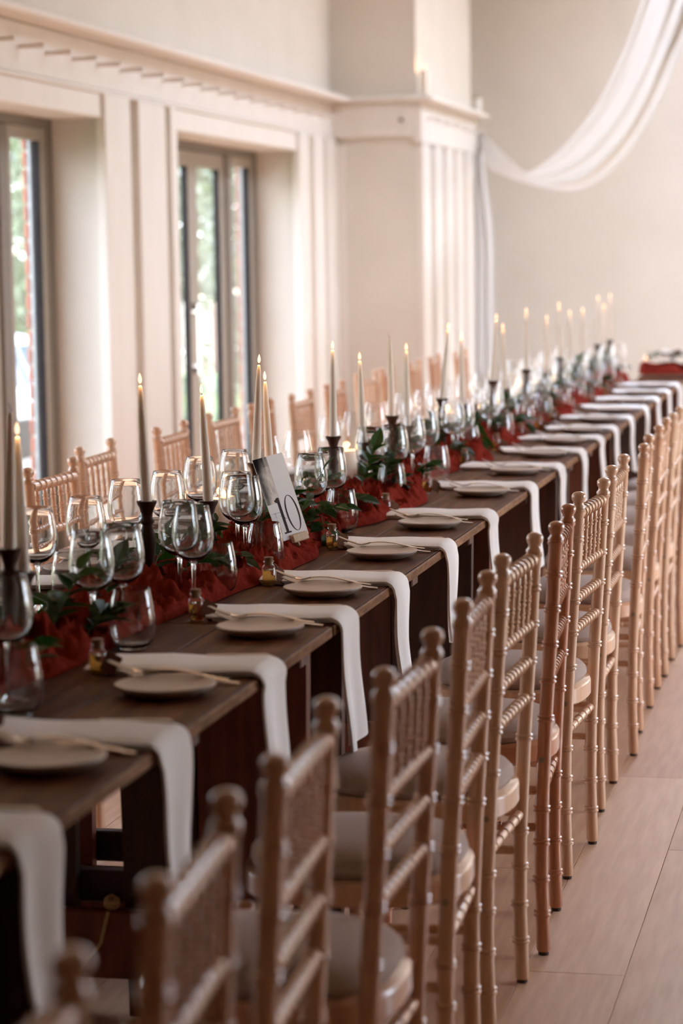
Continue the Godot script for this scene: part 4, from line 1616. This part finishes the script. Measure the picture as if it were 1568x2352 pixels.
func build_greenery() -> void:
	# the upright sprig beside the number card
	sprig([Vector3(-0.40, T + 0.03, -5.93), Vector3(-0.37, T + 0.1, -5.92), Vector3(-0.318, T + 0.185, -5.93)], "upright ruscus sprig with pointed leaves standing behind the number ten card", 9, 0.05, true, 1, 7)
	sprig([Vector3(-0.40, T + 0.03, -5.95), Vector3(-0.34, T + 0.1, -5.96), Vector3(-0.275, T + 0.09, -5.97)], "ruscus sprig arching over the table beside the number ten card", 9, 0.05, true, 0, 8)
	sprig([Vector3(-0.42, T + 0.03, -5.9), Vector3(-0.36, T + 0.07, -5.9), Vector3(-0.30, T + 0.035, -5.92)], "low ruscus sprig at the foot of the number ten card", 8, 0.046, true, 2, 9)
	sprig([Vector3(-0.45, T + 0.02, -4.16), Vector3(-0.44, T + 0.09, -4.18), Vector3(-0.425, T + 0.1, -4.2)], "ruscus sprig with rounded leaves beside the unlit candle in the tall stick", 6, 0.05, true, 2, 12)
	var z := 3.1
	var i := 0
	while z < 13.6:
		var fine := z < 6.6
		var rr := RandomNumberGenerator.new()
		rr.seed = 900 + i
		for s in 3:
			if s == 1 and i % 3 == 1:
				continue
			var dx: float = [-0.07, 0.06, 0.0][s] + rr.randf_range(-0.03, 0.03)
			var x := run_center(-z) + dx
			var zz := z + rr.randf_range(-0.08, 0.08)
			var y := run_y(x, -zz) + 0.004
			var dirz := rr.randf_range(-0.16, 0.16)
			var ex: float = x + [-0.07, 0.06, 0.03][s] * rr.randf_range(0.2, 1.1)
			var p2 := Vector3(ex, T + (rr.randf_range(0.02, 0.09) if s < 2 else rr.randf_range(0.1, 0.17)), -zz + dirz)
			sprig([Vector3(x, y, -zz), Vector3(lerpf(x, ex, 0.5), y + rr.randf_range(0.03, 0.07), -zz + dirz * 0.5), p2], "ruscus on the %s part of the runner, %s, strand %s" % [["window", "aisle", "middle"][s], near_place(z), ORD[i % 3]], 11, 0.062 if fine else 0.066, fine, i, 500 + i * 3 + s)
		z += 0.36
		i += 1


# ------------------------------------------------------------------ head table
func rose(at: Vector3, r: float, mat: Material, label: String) -> void:
	var f := thing("rose", label, "flower", "roses on the head table", at)
	var mb := MB.new()
	for ring in 4:
		var k := 3 + ring * 2
		for i in k:
			var a := TAU * i / k + ring * 0.7
			var rad := r * (0.12 + 0.24 * ring)
			var h := r * (1.0 - 0.18 * ring)
			var d := Vector3(cos(a), 0, sin(a))
			var s := Vector3(-sin(a), 0, cos(a))
			var g := []
			for u in 4:
				var row := PackedVector3Array()
				for v in 4:
					var q := lerpf(-1, 1, v / 3.0)
					var t := u / 3.0
					row.append(d * (rad * (0.5 + 0.6 * t) - q * q * rad * 0.25 + t * t * ring * r * 0.08) + s * q * r * (0.28 + 0.1 * ring) * sin(0.5 + t * 1.9) + Vector3.UP * h * t * (1.0 - 0.12 * q * q))
				g.append(row)
			mb.sheet(g, 0.0008)
	put("petals", mb.done(), mat, f)

func build_head_table() -> void:
	var t := thing("trestle_table", "dark plank head table set across the end of the long row", "table")
	make_table(t, 2.45, -0.3, -14.08, -14.95, false, 8)
	# its own runner
	var g := []
	for i in 110:
		var x := lerpf(-0.32, 2.3, i / 109.0)
		var row := PackedVector3Array()
		for j in 25:
			var q := lerpf(-1, 1, j / 24.0)
			var e := sqrt(maxf(1.0 - q * q, 0.0))
			var y := T + 0.002 + e * (0.012 + 0.06 * maxf(0.0, 1.0 - absf(run_n.get_noise_2d(x * 400.0, q * 120.0)) * 2.2))
			row.append(Vector3(x, y, -14.5 - q * 0.17 * (1.0 + 0.2 * sin(x * 9.0))))
		g.append(row)
	var mb := MB.new()
	mb.sheet(fix_up(g))
	var o := put("table_runner", mb.done(), M.gauze)
	tag(o, "crumpled rust red gauze runner on the head table under the roses", "table runner")
	var mats := [M.petal_white, M.petal_dusk, M.petal_white, M.petal_coral, M.petal_white, M.petal_coral]
	var cols := ["white", "dusky mauve", "white", "coral", "white", "coral"]
	var pos := [[-0.17, -14.45, 0.05], [-0.1, -14.5, 0.045], [-0.02, -14.44, 0.055], [0.0, -14.57, 0.058], [0.1, -14.46, 0.055], [0.2, -14.5, 0.055]]
	for k in pos.size():
		rose(Vector3(pos[k][0], T + 0.1, pos[k][1]), pos[k][2], mats[k], "%s rose on the head table runner, %s from its window end" % [cols[k], ORD[k]])
	for k in 5:
		var x := -0.28 + k * 0.13
		sprig([Vector3(x, T + 0.05, -14.5), Vector3(x + 0.03, T + 0.13, -14.46), Vector3(x + 0.05, T + 0.12, -14.4 - 0.06 * (k % 3))], "ruscus sprig among the roses on the head table, %s from its window end" % ORD[k], 9, 0.055, false, k, 700 + k)
	var j := thing("tea_light", "small tea light burning beside the roses on the head table", "candle", "", Vector3(-0.3, T + 0.06, -14.6))
	mb = MB.new()
	mb.lathe([Vector2(0, -0.06), Vector2(0.022, -0.06), Vector2(0.022, 0.02), Vector2(0.019, 0.02), Vector2(0, 0.015)], 18)
	put("wax", mb.done(), M.wax, j)
	flame(j, Vector3(0, 0.018, 0), 1.1)


# ------------------------------------------------------------------ drape
func build_drape() -> void:
	var up := [Vector3(-2.038, 2.46, -19.2), Vector3(-1.854, 2.306, -18.9), Vector3(-1.597, 2.129, -18.3), Vector3(-1.472, 2.091, -18.0), Vector3(-1.202, 2.18, -17.3), Vector3(-0.973, 2.315, -16.7), Vector3(-0.744, 2.473, -16.0), Vector3(-0.567, 2.649, -15.4), Vector3(-0.435, 2.791, -14.9), Vector3(-0.313, 2.945, -14.4), Vector3(-0.207, 3.085, -13.9), Vector3(0.1, 3.6, -12.6), Vector3(0.35, 4.2, -11.4), Vector3(0.5, 4.62, -10.6)]
	var lo := [Vector3(-2.046, 2.374, -19.2), Vector3(-1.907, 2.155, -18.9), Vector3(-1.664, 2.055, -18.3), Vector3(-1.457, 1.988, -18.0), Vector3(-1.141, 1.926, -17.3), Vector3(-0.915, 1.928, -16.7), Vector3(-0.69, 1.992, -16.0), Vector3(-0.487, 2.105, -15.4), Vector3(-0.305, 2.291, -14.9), Vector3(-0.157, 2.488, -14.4), Vector3(0.031, 2.835, -13.9), Vector3(0.3, 3.5, -12.6), Vector3(0.5, 4.15, -11.4), Vector3(0.6, 4.62, -10.6)]
	var d := thing("drape", "white voile drape swagged from the pier up across the hall", "drape")
	var ca := Curve3D.new()
	var cb := Curve3D.new()
	for i in up.size():
		var a0: Vector3 = up[maxi(i - 1, 0)]
		var a1: Vector3 = up[mini(i + 1, up.size() - 1)]
		ca.add_point(up[i], (a0 - a1) / 6.0, (a1 - a0) / 6.0)
		a0 = lo[maxi(i - 1, 0)]
		a1 = lo[mini(i + 1, lo.size() - 1)]
		cb.add_point(lo[i], (a0 - a1) / 6.0, (a1 - a0) / 6.0)
	var g := []
	for i in 91:
		var k := i / 90.0 * (up.size() - 1)
		var i0 := mini(int(k), up.size() - 2)
		var a := ca.sample(i0, k - i0)
		var b := cb.sample(i0, k - i0)
		var row := PackedVector3Array()
		for j in 49:
			var t := j / 48.0
			var p := a.lerp(b, t)
			var belly := sin(PI * t)
			var fold := 0.06 * sin(t * 19.0 + i * 0.02) + 0.028 * sin(t * 43.0 + 1.0 - i * 0.03)
			p += Vector3(0.6, 0, 0.8) * (fold + 0.12 * belly) * minf(1.0, a.distance_to(b) * 3.0)
			row.append(p)
		g.append(row)
	var mb := MB.new()
	mb.sheet(g)
	put("swag", mb.done(), M.voile, d)
	# the tail that hangs down beside the pier
	g = []
	for i in 50:
		var t := i / 49.0
		var y := lerpf(2.46, 0.5, t)
		var xl := lerpf(-2.06, -2.12, smoothstep(0.0, 0.3, t))
		var xr := lerpf(-2.02, -1.93, smoothstep(0.0, 0.5, t))
		var row := PackedVector3Array()
		for j in 41:
			var s := j / 40.0
			row.append(Vector3(lerpf(xl, xr, s), y, -19.22 + 0.014 * sin(s * 18.0 + t) + 0.006 * sin(s * 41.0)))
		g.append(row)
	mb = MB.new()
	mb.sheet(g)
	put("tail", mb.done(), M.voile, d)
